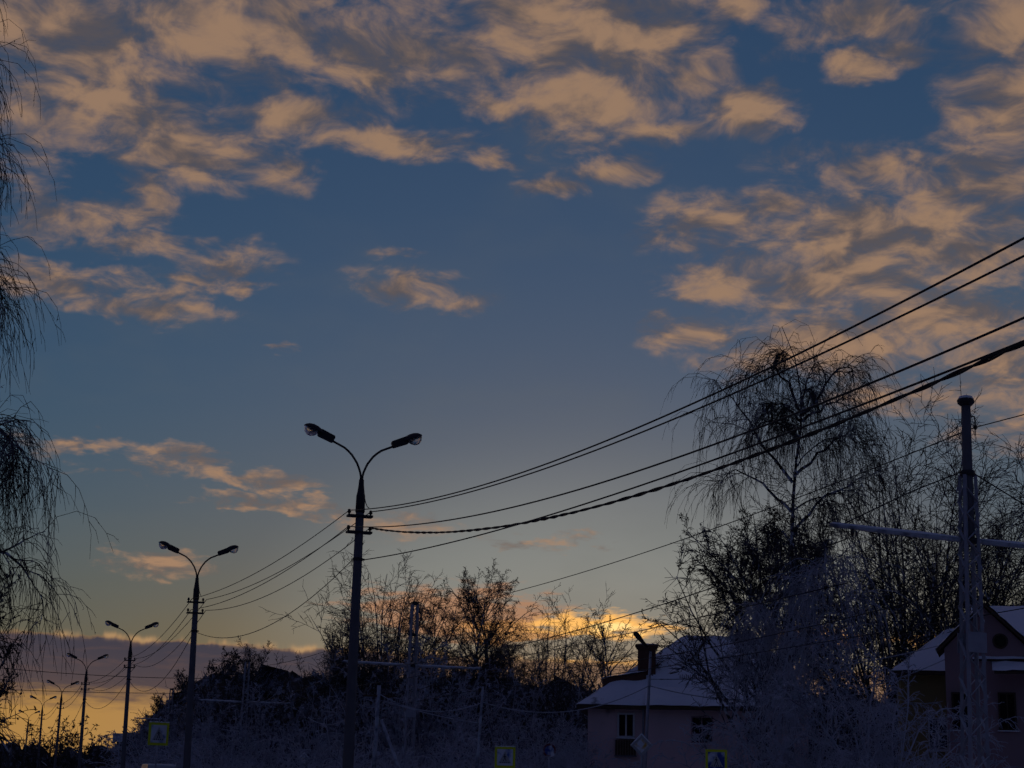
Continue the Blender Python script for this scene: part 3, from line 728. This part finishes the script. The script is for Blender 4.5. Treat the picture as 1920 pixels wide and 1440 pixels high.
MB().add(*patch((-2.45, .8, 7.46), (.05, 1.15, 7.9), (.05, 4.4, 8.0), (-2.45, 4.4, 7.52), 12, 12, .07, 12)).build('dormer_snow', MAT['roof_snow'], dm, True)
def on_front(x, v):               # point on the front roof plane
    y = -.45+(4.6+.45)*v; return Vector((x, y, EZ+(10.15-EZ)*v))
MB().bar(on_front(3.45, .97)+V(0, -.16, .16), on_front(2.55, .62)+V(0, -.16, .16), .12, .06).build('roof_plank', MAT['wood'], hA)
for i in range(15): MB().box(on_front(1.85+.11*i, .36-.002*(i % 3))+V(0, -.14, .20), (.035, .03, .20+.06*(i % 2))).build('snow_guard', MAT['dark_steel'], hA)
for (x, v, w) in ((1.3, .42, .5), (.4, .52, .35), (3.9, .52, .3), (5.2, .45, .5), (1.7, .70, .4)):
    MB().bar(on_front(x, v)+V(0, -.1, .11), on_front(x+w, v+.03)+V(0, -.1, .11), .08, .08).build('bare_batten', MAT['wood'], hA)

# ---- ochre house and the gabled house at the right edge
hB = house_frame('ochre_house', 1700, 82, .03)
tag(hB, 'ochre house with low snowy hipped roof behind the right-edge lattice pole', 'house')
EB = 7.55
MB().box((2.0, 4.1, EB/2), (4.2, 8.0, EB)).build('wall', MAT['ochre'], hB)
a, b, c, d, r1, r2 = (-.55, -.45, EB), (4.6, -.45, EB), (4.6, 8.6, EB), (-.55, 8.6, EB), (2.6, 3.8, 10.0), (4.6, 3.8, 10.1)
rf = MB().add([a, b, c, d, r1, r2, (a[0], a[1], EB-.14), (b[0], b[1], EB-.14), (c[0], c[1], EB-.14), (d[0], d[1], EB-.14)],
  [(0, 1, 5, 4), (1, 2, 5), (2, 3, 4, 5), (3, 0, 4), (6, 9, 8, 7), (0, 6, 7, 1), (1, 7, 8, 2), (2, 8, 9, 3), (3, 9, 6, 0)]).build('roof', MAT['wood'], hB)
MB().add(*patch(a, b, r2, r1, 16, 10, .12, 21)).add(*patch(d, a, r1, r1, 12, 10, .12, 22)).build('roof_snow', MAT['snow'], rf, True)
window(hB, 1.6, .05, 4.6, .8, 1.4, 2, 2, 'frame')
hC = house_frame('gabled_house', 1862, 75, .0)
tag(hC, 'mauve house with steep front gable and snowy roof at right edge', 'house')
EC = 7.6
MB().box((2.2, 4.05, EC/2), (8.0, 7.0, EC)).build('wall', MAT['mauve'], hC)
MB().prism([(-1.8, 0, 0), (1.8, 0, 0), (1.8, 0, 8.1), (0, 0, 9.9), (-1.8, 0, 8.1)], (0, 0, 0), (0, .55, 0)).build('front_gable', MAT['mauve'], hC)
for sd in (-1, 1):
    v_ = MB().prism([(0, 0, 9.95), (sd*2.1, 0, 7.90), (sd*2.1, 0, 8.05), (0, 0, 10.10)], (0, -.35, 0), (0, 2.6, 0)).build('gable_roof', MAT['wood'], hC)
    lo0, lo1, hi1, hi0 = (sd*2.15, -.40, 8.02), (sd*2.15, 2.6, 8.02), (0, 2.6, 10.10), (0, -.40, 10.10)
    q = (lo0, lo1, hi1, hi0) if sd > 0 else (lo1, lo0, hi0, hi1)
    MB().add(*patch(*q, 10, 10, .10, 31+sd)).build('roof_snow', MAT['snow'], v_, True)
rf = MB().prism([(0, -.1, 7.55), (0, 4.0, 10.35), (0, 8.1, 7.55)], (-.6, 0, 0), (6.4, 0, 0)).build('roof', MAT['wood'], hC)
MB().add(*patch((-.6, -.1, 7.58), (6.4, -.1, 7.58), (6.4, 4.0, 10.38), (-.6, 4.0, 10.38), 20, 12, .12, 35)).build('roof_snow', MAT['snow'], rf, True)
ov = MB().tube([(.62, -.05, 8.42), (.62, .02, 8.42)], .34, 18).build('round_window', MAT['wood'], hC)
ov.scale = (1, 1, 1)
MB().tube([(.62, -.062, 8.42), (.62, -.045, 8.42)], .26, 18).build('pane', MAT['pane'], ov)
cn = MB().prism([(0, -1.3, 7.0), (0, 0, 7.45), (0, 0, 7.35), (0, -1.3, 6.9)], (.3, 0, 0), (3.6, 0, 0)).build('porch_roof', MAT['wood'], hC)
MB().add(*patch((.22, -1.35, 7.0), (3.6, -1.35, 7.0), (3.6, 0, 7.47), (.22, 0, 7.47), 12, 6, .12, 37)).build('porch_snow', MAT['snow'], cn, True)
window(hC, .78, -.05, 5.35, .62, 1.5, 2, 1, 'wood')
window(hC, -1.2, -.05, 5.35, .62, 1.5, 2, 1, 'wood')

# ---- low buildings half hidden by the thicket
def gable_house(px, D, yaw, w, dpt, ez, rz, wallm, label, name='low_house'):
    h_ = house_frame(name, px, D, yaw); tag(h_, label, 'house')
    MB().box((0, dpt/2, ez/2), (w, dpt, ez)).build('wall', MAT[wallm], h_)
    rf_ = MB().prism([(0, -.4, ez-.1), (0, dpt/2, rz), (0, dpt+.4, ez-.1)], (-w/2-.4, 0, 0), (w/2+.4, 0, 0)).build('roof', MAT['wood'], h_)
    MB().add(*patch((-w/2-.45, -.45, ez-.06), (w/2+.45, -.45, ez-.06), (w/2+.45, dpt/2, rz+.04), (-w/2-.45, dpt/2, rz+.04), 16, 10, .1, int(px))).build('roof_snow', MAT['roof_snow'], rf_, True)
    for x in (-w/4, w/4): window(h_, x, -.03, ez*.55, .8, 1.0, 2, 1, 'frame')
    return h_

# ================================================================ trees
def norm(a): return a/np.maximum(np.linalg.norm(a, axis=-1, keepdims=True), 1e-9)
def tubes(P, R, k, g):
    n, s, _ = P.shape
    T = norm(np.gradient(P, axis=1)); ref = norm(g.normal(size=(n, 1, 3)))
    u = norm(np.cross(T, ref)); w = np.cross(T, u)
    an = np.arange(k)*2*np.pi/k
    V_ = P[:, :, None, :] + R[:, :, None, None]*(u[:, :, None, :]*np.cos(an)[None, None, :, None]+w[:, :, None, :]*np.sin(an)[None, None, :, None])
    base = (np.arange(n)[:, None, None]*s+np.arange(s-1)[None, :, None])*k
    j = np.arange(k)[None, None, :]; j2 = (j+1) % k
    q = np.stack([base+j, base+j2, base+k+j2, base+k+j], -1)
    return V_.reshape(-1, 3), q.reshape(-1, 4)
def grow(base, d, length, r0, r1, S, wig, grav, g, up=0.0):
    n = len(base); P = np.zeros((n, S+1, 3)); P[:, 0] = base; d = norm(d.copy()); st = (length/S)[:, None]
    for i in range(S):
        d = d + g.normal(size=(n, 3))*wig; d[:, 2] += up*(1-i/S) - grav*((i+1)/S)
        d = norm(d); P[:, i+1] = P[:, i]+d*st
    t = np.linspace(0, 1, S+1)[None, :]
    return P, r0[:, None]*(1-t)+r1[:, None]*t
def spawn(P, R, n, t0, t1, a0, a1, g, flat=0.0):
    N_, S1, _ = P.shape; S = S1-1
    t = t0+(t1-t0)*(np.arange(n)[None, :]+g.uniform(0, 1, (N_, n)))/n
    f = t*S; i = np.minimum(f.astype(int), S-1); fr = (f-i)[..., None]
    ar = np.arange(N_)[:, None]
    b = P[ar, i]*(1-fr)+P[ar, i+1]*fr; tg = norm(P[ar, i+1]-P[ar, i]); r = R[ar, i]*(1-fr[..., 0])+R[ar, i+1]*fr[..., 0]
    side = g.normal(size=tg.shape); side[..., 2] *= (1-flat); side = norm(side-tg*np.sum(side*tg, -1, keepdims=True))
    a = np.radians(g.uniform(a0, a1, t.shape))[..., None]
    d = tg*np.cos(a)+side*np.sin(a)
    return b.reshape(-1, 3), d.reshape(-1, 3), r.ravel(), t.ravel()
def leaves(P, g, n, size):
    N_, S1, _ = P.shape
    i = g.integers(0, N_, n); j = g.integers(0, S1-1, n); f = g.uniform(0, 1, (n, 1))
    c = P[i, j]*(1-f)+P[i, j+1]*f
    a = norm(g.normal(size=(n, 3)))*size*g.uniform(.5, 1.3, (n, 1)); b = norm(g.normal(size=(n, 3)))*size*.6*g.uniform(.5, 1.3, (n, 1))
    v = np.stack([c-a*.1, c+a*.5+b*.5, c+a, c+a*.5-b*.5], 1).reshape(-1, 3)
    return v, np.arange(n*4).reshape(-1, 4)
class Acc:
    def __init__(s): s.v = []; s.q = []; s.n = 0
    def add(s, v, q): s.v.append(v); s.q.append(q+s.n); s.n += len(v)
    def arrays(s): return np.concatenate(s.v), np.concatenate(s.q)

def resample(lines, n):
    out = []
    for l in lines:
        l = np.array(l, float); s_ = np.concatenate([[0], np.cumsum(np.linalg.norm(np.diff(l, axis=0), axis=1))]); t = np.linspace(0, s_[-1], n)
        out.append(np.stack([np.interp(t, s_, l[:, k]) for k in range(3)], 1))
    return np.array(out)
def make_tree(seed, H, kind, tr=None, **o):
    """-> dict trunk / limbs / crown of (verts, quads); kinds differ in habit"""
    g = np.random.default_rng(seed); out = {}
    A1, A2, A3 = Acc(), Acc(), Acc()
    z3 = np.zeros((1, 3))
    dens = o.get('dens', 1.0); fine = o.get('fine', .008)
    if kind == 'weeping':             # birch: straight leader, rising limbs, hanging twigs
        tr = tr or H*.011
        P0, R0 = grow(z3, np.array([[o.get('lean', .02), .01, 1.0]]), np.array([H]), np.array([tr]), np.array([.012]), 14, o.get('tw', .035), -.02, g)
        A1.add(*tubes(P0, R0, 8, g))
        if 'leader' in o: P0 = resample([o['leader']], 15); R0 = np.linspace(tr, .012, 15)[None, :]; A1 = Acc(); A1.add(*tubes(P0, R0, 8, g))
        n1 = int(o.get('limbs', 26))
        b, d, r, t = spawn(P0, R0, n1, o.get('t0', .22), .97, *o.get('ang', (30, 62)), g)
        L = H*(.06+o.get('spread', .26)*(1-t)**.75)*g.uniform(.65, 1.15, len(t))
        P1, R1_ = grow(b, d, L, r*.50+.008, r*0+.012, 9, .10, o.get('limb_grav', .22), g, .12)
        if 'boughs' in o:             # boughs whose course is known
            PX = resample(o['boughs'], 10); PX[:, 1:-1] += g.normal(size=PX[:, 1:-1].shape)*.05
            RX = np.linspace(.075, .012, 10)[None, :].repeat(len(PX), 0)
            LX = np.linalg.norm(np.diff(PX, axis=1), axis=2).sum(1)
            P1 = np.concatenate([P1, PX]); R1_ = np.concatenate([R1_, RX]); L = np.concatenate([L, LX])
        A2.add(*tubes(P1, R1_, 5, g))
        b, d, r, t = spawn(P1, R1_, int(8*dens), o.get('tsub', .2), 1.0, 25, 65, g)
        L = np.repeat(L, int(8*dens))*g.uniform(.22, .5, len(t))*(1.1-.5*t)
        P2_, R2_ = grow(b, d, L, r*.55+.004, r*0+.007, 6, .13, .16, g)
        A2.add(*tubes(P2_, R2_, 4, g))
        m = int(9*dens)
        b, d, r, t = spawn(P2_, R2_, m, .15, 1.0, 30, 90, g)
        L = g.uniform(.35, 1.0, len(t))**1.3*o.get('hang', 2.4)
        P3, R3 = grow(b, d, L, r*0+fine, r*0+fine*.45, 5, .12, o.get('droop', .75), g)
        A3.add(*tubes(P3, R3, 3, g))
        b, d, r, t = spawn(P3, R3, 3, .1, .9, 15, 45, g)
        P4, R4 = grow(b, d, g.uniform(.15, .55, len(t)), r*0+fine*.8, r*0+fine*.4, 2, .14, .6, g)
        A3.add(*tubes(P4, R4, 3, g)); last = P4
    elif kind in ('spread', 'dome', 'shrub'):
        if kind == 'spread':
            tr = tr or H*.014
            P0, R0 = grow(z3, np.array([[o.get('lean', .0), 0, 1.0]]), np.array([H*.8]), np.array([tr]), np.array([.02]), 10, .05, 0, g)
            A1.add(*tubes(P0, R0, 8, g))
            n1 = int(o.get('limbs', 18)); b, d, r, t = spawn(P0, R0, n1, o.get('t0', .2), .98, 28, 62, g)
            L = H*(o.get('spread', .36)*(1-t)**.6+.16)*g.uniform(.75, 1.15, len(t)); r0 = r*.55+.01
            P1, R1_ = grow(b, d, L, r0, r*0+.016, 8, .09, o.get('limb_grav', .0), g, o.get('up', .16))
        else:
            n1 = int(o.get('limbs', 13)); g2 = np.linspace(0, 2*np.pi, n1, endpoint=False)+g.uniform(-.2, .2, n1)
            a = np.radians(g.uniform(o.get('amin', 4), o.get('amax', 48), n1))
            d = np.stack([np.sin(a)*np.cos(g2), np.sin(a)*np.sin(g2), np.cos(a)], 1)
            L = H*(1.08-.20*(a/a.max()))*g.uniform(o.get('even', .8), 1.05, n1)
            if kind == 'dome': b = np.stack([np.cos(g2)*.5, np.sin(g2)*.5, np.full(n1, -.1)], 1)
            else: b = np.stack([np.cos(g2)*.25, np.sin(g2)*.25, np.full(n1, -.1)], 1)
            tr = tr or H*.008
            P1, R1_ = grow(b, d, L, np.full(n1, tr), np.full(n1, .014), 9, o.get('wig1', .06), o.get('limb_grav', .10), g, .05)
        (A2 if kind == 'spread' else A1).add(*tubes(P1, R1_, 5, g))
        m = int(9*dens); b, d, r, t = spawn(P1, R1_, m, o.get('t2', .18), 1.0, 22, 52, g)
        L = np.repeat(L, m)*g.uniform(.22, .42, len(t))*(1.15-.65*t)
        P2_, R2_ = grow(b, d, L, r*.5+.004, r*0+.009, 6, .10, o.get('grav2', .04), g, .06)
        A2.add(*tubes(P2_, R2_, 4, g))
        m2 = int(8*dens); b, d, r, t = spawn(P2_, R2_, m2, .12, 1.0, 25, 58, g)
        L = np.repeat(L, m2)*g.uniform(.25, .5, len(t))
        P3, R3 = grow(b, d, L, r*.5+fine*.5, r*0+fine*.8, 4, .13, o.get('grav3', .05), g)
        A3.add(*tubes(P3, R3, 3, g))
        m3 = int(o.get('tips', 4)); b, d, r, t = spawn(P3, R3, m3, .2, 1.0, 25, 60, g)
        L = np.repeat(L, m3)*g.uniform(.3, .6, len(t))
        P4, R4 = grow(b, d, L, r*0+fine*.9, r*0+fine*.5, 2, .14, o.get('grav4', .06), g)
        A3.add(*tubes(P4, R4, 3, g)); last = P4
    if o.get('leaf', 0): A3.add(*leaves(last, g, int(o['leaf']), o.get('leaf_size', .06)))
    for k, A in (('trunk', A1), ('limbs', A2), ('crown', A3)):
        if A.v: out[k] = A.arrays()
    return out
TRI = [0]
def plant(name, tr, loc, label, cat='tree', group=None, mats=('bark', 'bark', 'twig'), rot=0.0, scale=1.0):
    e = empty(name, loc, (0, 0, rot)); e.scale = (scale,)*3; tag(e, label, cat, group)
    names = {'trunk': 'trunk' if cat == 'tree' else 'stems', 'limbs': 'limbs', 'crown': 'crown'}
    for (k, mt) in zip(('trunk', 'limbs', 'crown'), mats):
        if k not in tr: continue
        me = tr[k]
        if isinstance(me, tuple):
            me = fast_mesh(names[k], *tr[k]); TRI[0] += 2*len(tr[k][1]); me.materials.append(MAT[mt]); tr[k] = me
        link(names[k], me, None, e)
    return e
def g0(px, D): p = ground(px, D); return (p[0], p[1], -.14)

# ---- weeping birch at the left edge, trunk just out of frame
plant('weeping_birch', make_tree(13, 19.5, 'weeping', limbs=52, t0=.10, spread=.15, hang=2.6, dens=1.3, fine=.008, limb_grav=.42, droop=1.2, ang=(50, 80), tw=.0, lean=-.045, leaf=5000, leaf_size=.05), g0(-272, 34), 'tall weeping birch with hanging twigs along the left edge', mats=('birch', 'bark', 'twig'))
plant('roadside_tree', make_tree(12, 9.5, 'spread', limbs=26, t0=.1, dens=1.12, tips=3, fine=.015, leaf=5000, leaf_size=.14), g0(-72, 56), 'dark leafy roadside tree at the lower left edge below the birch', rot=1.0)

# ---- cluster at right
TB = np.array(g0(1484, 66))
def tb(pts, deep=0.0): return [at_d(x, y, 66+deep*i/len(pts))-TB for i, (x, y) in enumerate(pts)]
leader = [(0, 0, 0)]+tb([(1482, 1300), (1484, 1100), (1486, 950), (1494, 850), (1506, 775), (1500, 720), (1492, 675), (1478, 640), (1466, 612)])
boughs = [tb([(1486, 905), (1440, 845), (1402, 795), (1384, 750), (1350, 728), (1328, 745)], -1), tb([(1505, 778), (1480, 725), (1462, 692), (1434, 682), (1414, 700)], .8),
          tb([(1506, 776), (1540, 738), (1566, 694), (1592, 686), (1606, 712)], -.6), tb([(1504, 790), (1548, 760), (1580, 752), (1600, 775)], 1.2), tb([(1492, 890), (1545, 840), (1585, 815), (1622, 838)], 1.0),
          tb([(1484, 960), (1430, 905), (1385, 880), (1350, 905)], .6), tb([(1504, 780), (1510, 720), (1528, 690)], .3), tb([(1486, 1000), (1550, 930), (1610, 900), (1640, 930)], -1.2), tb([(1498, 820), (1460, 790), (1430, 790), (1405, 815)], 1.4),
          tb([(1503, 790), (1470, 760), (1445, 755)], -1.3)]
plant('tall_birch', make_tree(36, 19.0, 'weeping', limbs=8, t0=.45, spread=.13, hang=3.6, dens=1.15, fine=.011, limb_grav=.40, droop=1.1, tr=.17, tsub=.42, leader=leader, boughs=boughs), tuple(TB), 'tall birch with drooping twigs rising above the right cluster of trees', mats=('bark', 'bark', 'twig'))
plant('broad_tree', make_tree(32, 14.5, 'spread', limbs=38, t0=.2, spread=.46, up=.07, dens=1.1, fine=.015, leaf=6000, leaf_size=.12), g0(1425, 70), 'broad dense dark tree behind the hipped roof, below the tall birch', rot=.6)
plant('domed_tree', make_tree(33, 20.3, 'dome', limbs=32, amax=38, t2=.26, dens=1.25, even=.9, fine=.020, tips=3, limb_grav=.14, tr=.15, wig1=.04), g0(1712, 94), 'large domed tree with many splayed stems behind the ochre roof', rot=.3)
plant('edge_tree', make_tree(34, 18.0, 'dome', limbs=18, amax=48, dens=1.12, fine=.019, tips=3, tr=.14, wig1=.04), g0(1900, 94), 'wide-branched bare tree behind the right-edge lattice pole and gable', rot=1.1)

# ---- rimed shrubs before the right-hand houses
R3 = ('rime', 'rime', 'rime')
sh1 = make_tree(41, 6.6, 'shrub', limbs=13, amax=38, limb_grav=.30, grav2=.22, grav3=.30, grav4=.35, fine=.013, tips=3)
sh2 = make_tree(42, 5.2, 'shrub', limbs=12, amax=50, limb_grav=.36, grav2=.25, grav3=.3, grav4=.35, fine=.013, tips=3)
wp1 = make_tree(44, 10.5, 'weeping', limbs=12, t0=.30, spread=.30, hang=3.0, dens=.9, fine=.013, droop=.95, limb_grav=.36, tr=.13)
plant('rimed_birch', wp1, g0(1560, 60), 'rime-covered weeping birch before the houses, below the tall birch', mats=('bark', 'bark', 'rime'))
plant('rimed_birch', wp1, g0(1452, 64), 'smaller rimed weeping birch against the right end of hipped roof', mats=('bark', 'bark', 'rime'), rot=2.2, scale=.86)
plant('rimed_shrub', sh1, g0(1640, 57), 'tall arching rimed shrub before the ochre house', 'shrub', mats=R3, rot=.5)
plant('rimed_shrub', sh2, g0(1745, 50), 'low rounded rimed shrub left of the right-edge lattice pole', 'shrub', mats=R3, rot=1.5, scale=.8)
plant('rimed_shrub', sh1, g0(1500, 58), 'arching rimed shrub right of the blue crossing sign', 'shrub', mats=R3, rot=3.1, scale=.8)
plant('rimed_shrub', sh2, g0(1015, 78), 'rimed shrub beside the round red sign left of hipped house', 'shrub', mats=R3, rot=.9, scale=.95)
plant('rimed_shrub', sh1, g0(1075, 82), 'rimed shrub touching the left end of the hipped house', 'shrub', mats=R3, rot=4.2, scale=.75)

# ---- bare trees on the skyline, in the middle
wb = ('bark', 'bark', 'twig')
t_a = make_tree(56, 20.0, 'spread', limbs=30, t0=.25, spread=.20, up=.14, limb_grav=.06, dens=1.0, fine=.016, tips=3, grav3=.12, grav4=.2)
t_b = make_tree(52, 16.0, 'dome', limbs=17, amin=2, amax=18, dens=.92, fine=.018, tips=3, even=.9, wig1=.045)
t_c = make_tree(53, 16.5, 'spread', limbs=22, t0=.3, spread=.36, dens=1.0, fine=.018, tips=3)
t_e = make_tree(55, 15.5, 'spread', limbs=26, t0=.35, spread=.30, up=.10, dens=.8, fine=.015, tips=2)
SK = [(t_a, 878, 128, 1.03, 0.0, 'tallest dense bare tree on the skyline right of the largest lamp'),
      (t_a, 930, 132, 1.0, 2.1, 'dense bare tree touching the right side of the tallest skyline tree'),
      (t_b, 712, 130, 1.12, 0.4, 'upright many-stemmed bare tree just right of the largest lamp pole'),
      (t_a, 800, 122, .86, 4.0, 'dense bare tree above the middle lattice pole'),
      (t_c, 612, 138, .98, 1.0, 'bare round-topped tree just left of the largest lamp pole'),
      (t_c, 672, 126, .78, 2.6, 'low branching bare tree behind the largest lamp pole'),
      (t_b, 1040, 125, .90, 1.9, 'bare many-stemmed tree against the orange clouds'),
      (t_e, 1146, 118, 1.0, 5.1, 'single bare tree before the brightest glow, left of the chimney'),
      (t_c, 486, 160, .92, 3.3, 'dark round tree halfway between the second and largest street lamps'),
      (t_b, 965, 140, .88, 3.9, 'slim bare tree between the tallest skyline tree and orange clouds'),
      (t_b, 760, 140, .95, 5.0, 'slim bare tree behind the top of the middle lattice pole')]
for (tr_, px, D_, s_, ro, lb) in SK:
    plant('bare_tree', tr_, g0(px, D_), lb, group='bare trees on the skyline', mats=wb, rot=ro, scale=s_)
t_d = make_tree(54, 15.0, 'spread', limbs=22, t0=.12, spread=.38, dens=1.0, fine=.026, tips=3, leaf=3500, leaf_size=.22)
for (px, D_, s_, ro, lb) in [(405, 168, .98, 0.3, 'dense dark tree right behind the second street lamp'), (345, 178, .86, 1.9, 'dense dark tree left of the second street lamp'),
                             (300, 190, .72, 3.0, 'lowest dark tree of the group beside the third street lamp'), (440, 150, .66, 4.4, 'small dense dark tree right of the second street lamp')]:
    plant('dark_tree', t_d, g0(px, D_), lb, group='dark trees at the bend of the road', mats=wb, rot=ro, scale=s_)

# ---- undergrowth that reads as one mass
def mass(name, items, mat, label, sources):
    A = Acc()
    for (si, x, y, z, s_, ro) in items:
        for k in ('trunk', 'limbs', 'crown'):
            if k not in sources[si]: continue
            v, q = sources[si][k]
            c, n_ = math.cos(ro), math.sin(ro)
            A.add(np.stack([(v[:, 0]*c-v[:, 1]*n_)*s_+x, (v[:, 0]*n_+v[:, 1]*c)*s_+y, v[:, 2]*s_+z], 1), q)
    v, q = A.arrays(); TRI[0] += 2*len(q)
    me = fast_mesh(name, v, q); me.materials.append(MAT[mat])
    o = link(name, me, None); tag(o, label, kind='stuff'); return o
u1 = make_tree(61, 7.5, 'shrub', limbs=11, amax=34, fine=.030, tips=2, dens=.6, leaf=900, leaf_size=.24)
u3 = make_tree(63, 7.5, 'shrub', limbs=9, amax=34, fine=.06, tips=1, dens=.5, leaf=500, leaf_size=.4)
u2 = make_tree(62, 4.4, 'shrub', limbs=11, amax=48, limb_grav=.28, grav2=.2, grav3=.25, fine=.022, tips=2, dens=.63)
it = []
for i in range(15):
    px = 455+700*(i+.5)/15+random.uniform(-12, 12); D_ = random.uniform(98, 116); p = ground(px, D_)
    it.append((0, p[0], p[1], -.14, random.uniform(.95, 1.3)*(.72 if px > 960 else .78 if px < 680 else 1.0), random.uniform(0, 6.28)))
for i in range(11):
    px = 268+185*(i+.5)/11; D_ = random.uniform(150, 178); p = ground(px, D_)
    it.append((0, p[0], p[1], -.14, random.uniform(.8, 1.0)*(.9+.75*(px-268)/185), random.uniform(0, 6.28)))
mass('dark_thicket', it, 'frosted_twig', 'dark tangled thicket below the bare skyline trees', [u1])
it = []
for i in range(18):
    px = 425+690*(i+.5)/18+random.uniform(-14, 14); D_ = random.uniform(76, 94); p = ground(px, D_)
    it.append((0, p[0], p[1], -.14, random.uniform(.7, 1.25), random.uniform(0, 6.28)))
for i in range(7):
    px = 255+190*(i+.5)/7; D_ = random.uniform(118, 150); p = ground(px, D_)
    it.append((0, p[0], p[1], -.14, random.uniform(1.1, 1.7), random.uniform(0, 6.28)))
for i in range(10):
    px = 1385+430*(i+.5)/10+random.uniform(-12, 12); D_ = random.uniform(62, 72); p = ground(px, D_)
    it.append((0, p[0], p[1], -.14, random.uniform(.75, 1.25), random.uniform(0, 6.28)))
mass('rimed_thicket', it, 'rime', 'blue-grey rimed undergrowth along the roadside', [u2])
it = []
for i in range(15):
    px = 40+235*(i+.5)/15+random.uniform(-5, 5); D_ = random.uniform(250, 340); p = ground(px, D_)
    it.append((0, p[0], p[1], -.14, random.uniform(.7, 1.25), random.uniform(0, 6.28)))
mass('far_roadside_thicket', it, 'twig', 'far roadside bushes against the golden horizon', [u3])

# ---- woods that close the view: a mass of crowns behind the street, and a low one on the horizon
def wood(name, spots, label, seed, mat, tufts):
    g = np.random.default_rng(seed); A = Acc(); T_ = Acc()
    nt_, np_ = 7, 9
    th = np.linspace(0, np.pi, nt_); ph = np.arange(np_)*2*np.pi/np_
    sp = np.array([[np.sin(a)*np.cos(b), np.sin(a)*np.sin(b), np.cos(a)] for a in th for b in ph])
    sq = np.array([[i*np_+j, i*np_+(j+1) % np_, (i+1)*np_+(j+1) % np_, (i+1)*np_+j] for i in range(nt_-1) for j in range(np_)])
    for (x, y, h_) in spots:
        w_ = h_*g.uniform(.24, .42)
        v = sp*(1+g.uniform(-.35, .30, (len(sp), 1)))*np.array([w_, w_, h_*.46]) + np.array([x, y, h_*.46])
        A.add(v, sq)
        if tufts:
            n = tufts; d = norm(g.normal(size=(n, 3))); d[:, 2] = np.abs(d[:, 2])*1.0-.15
            b = d*np.array([w_, w_, h_*.5])*.85+np.array([x, y, h_*.46]); dd = d+np.array([0, 0, .9])
            P_, R_2 = grow(b, dd, g.uniform(.14, .30, n)*h_, np.full(n, .05), np.full(n, .02), 3, .2, 0, g)
            T_.add(*tubes(P_, R_2, 3, g))
            b, dd, r, t = spawn(P_, R_2, 3, .1, 1, 25, 60, g)
            P_, R_2 = grow(b, dd, g.uniform(.05, .12, len(b))*h_, np.full(len(b), .035), np.full(len(b), .015), 2, .2, 0, g)
            T_.add(*tubes(P_, R_2, 3, g))
    nb = sum(len(x) for x in A.q)
    if tufts: A.add(*T_.arrays())
    v, q = A.arrays()
    me = fast_mesh(name, v, q, True); me.materials.append(MAT['twig']); me.materials.append(MAT[mat])
    me.polygons.foreach_set('material_index', (np.arange(len(q)) >= nb).astype(np.int32))
    tag(link(name, me, None), label, kind='stuff')
g = np.random.default_rng(77); sp_ = []
for i in range(900):
    az = math.radians(g.uniform(-35, 75)); D_ = g.uniform(420, 700)
    sp_.append((math.sin(az)*D_, math.cos(az)*D_, g.uniform(5.5, 10.5)*D_/520))
wood('far_wood', sp_, 'low dark wood along the far horizon', 78, 'twig', 0)
sp_ = []
for i in range(95):
    px = 250+1000*(i+g.uniform(0, 1))/95; D_ = g.uniform(165, 215)
    ytop = np.interp(px, [250, 290, 340, 400, 440, 520, 600, 900, 1000, 1120, 1250], [1350, 1318, 1275, 1248, 1245, 1262, 1262, 1258, 1272, 1285, 1290])+g.uniform(-4, 26)+(22 if px < 470 else 8)
    h_ = (horizon(px)-ytop)*D_/FPX*.98+1.6; p = ground(px, D_)
    sp_.append((p[0], p[1], h_))
for i in range(30):
    px = 1250+720*(i+g.uniform(0, 1))/30; D_ = g.uniform(118, 140)
    h_ = (horizon(px)-1300-g.uniform(-10, 40))*D_/FPX+1.6; p = ground(px, D_)
    sp_.append((p[0], p[1], h_))
wood('roadside_wood', sp_, 'blue-grey frosted wood filling the view behind the street', 79, 'frosted_twig', 48)
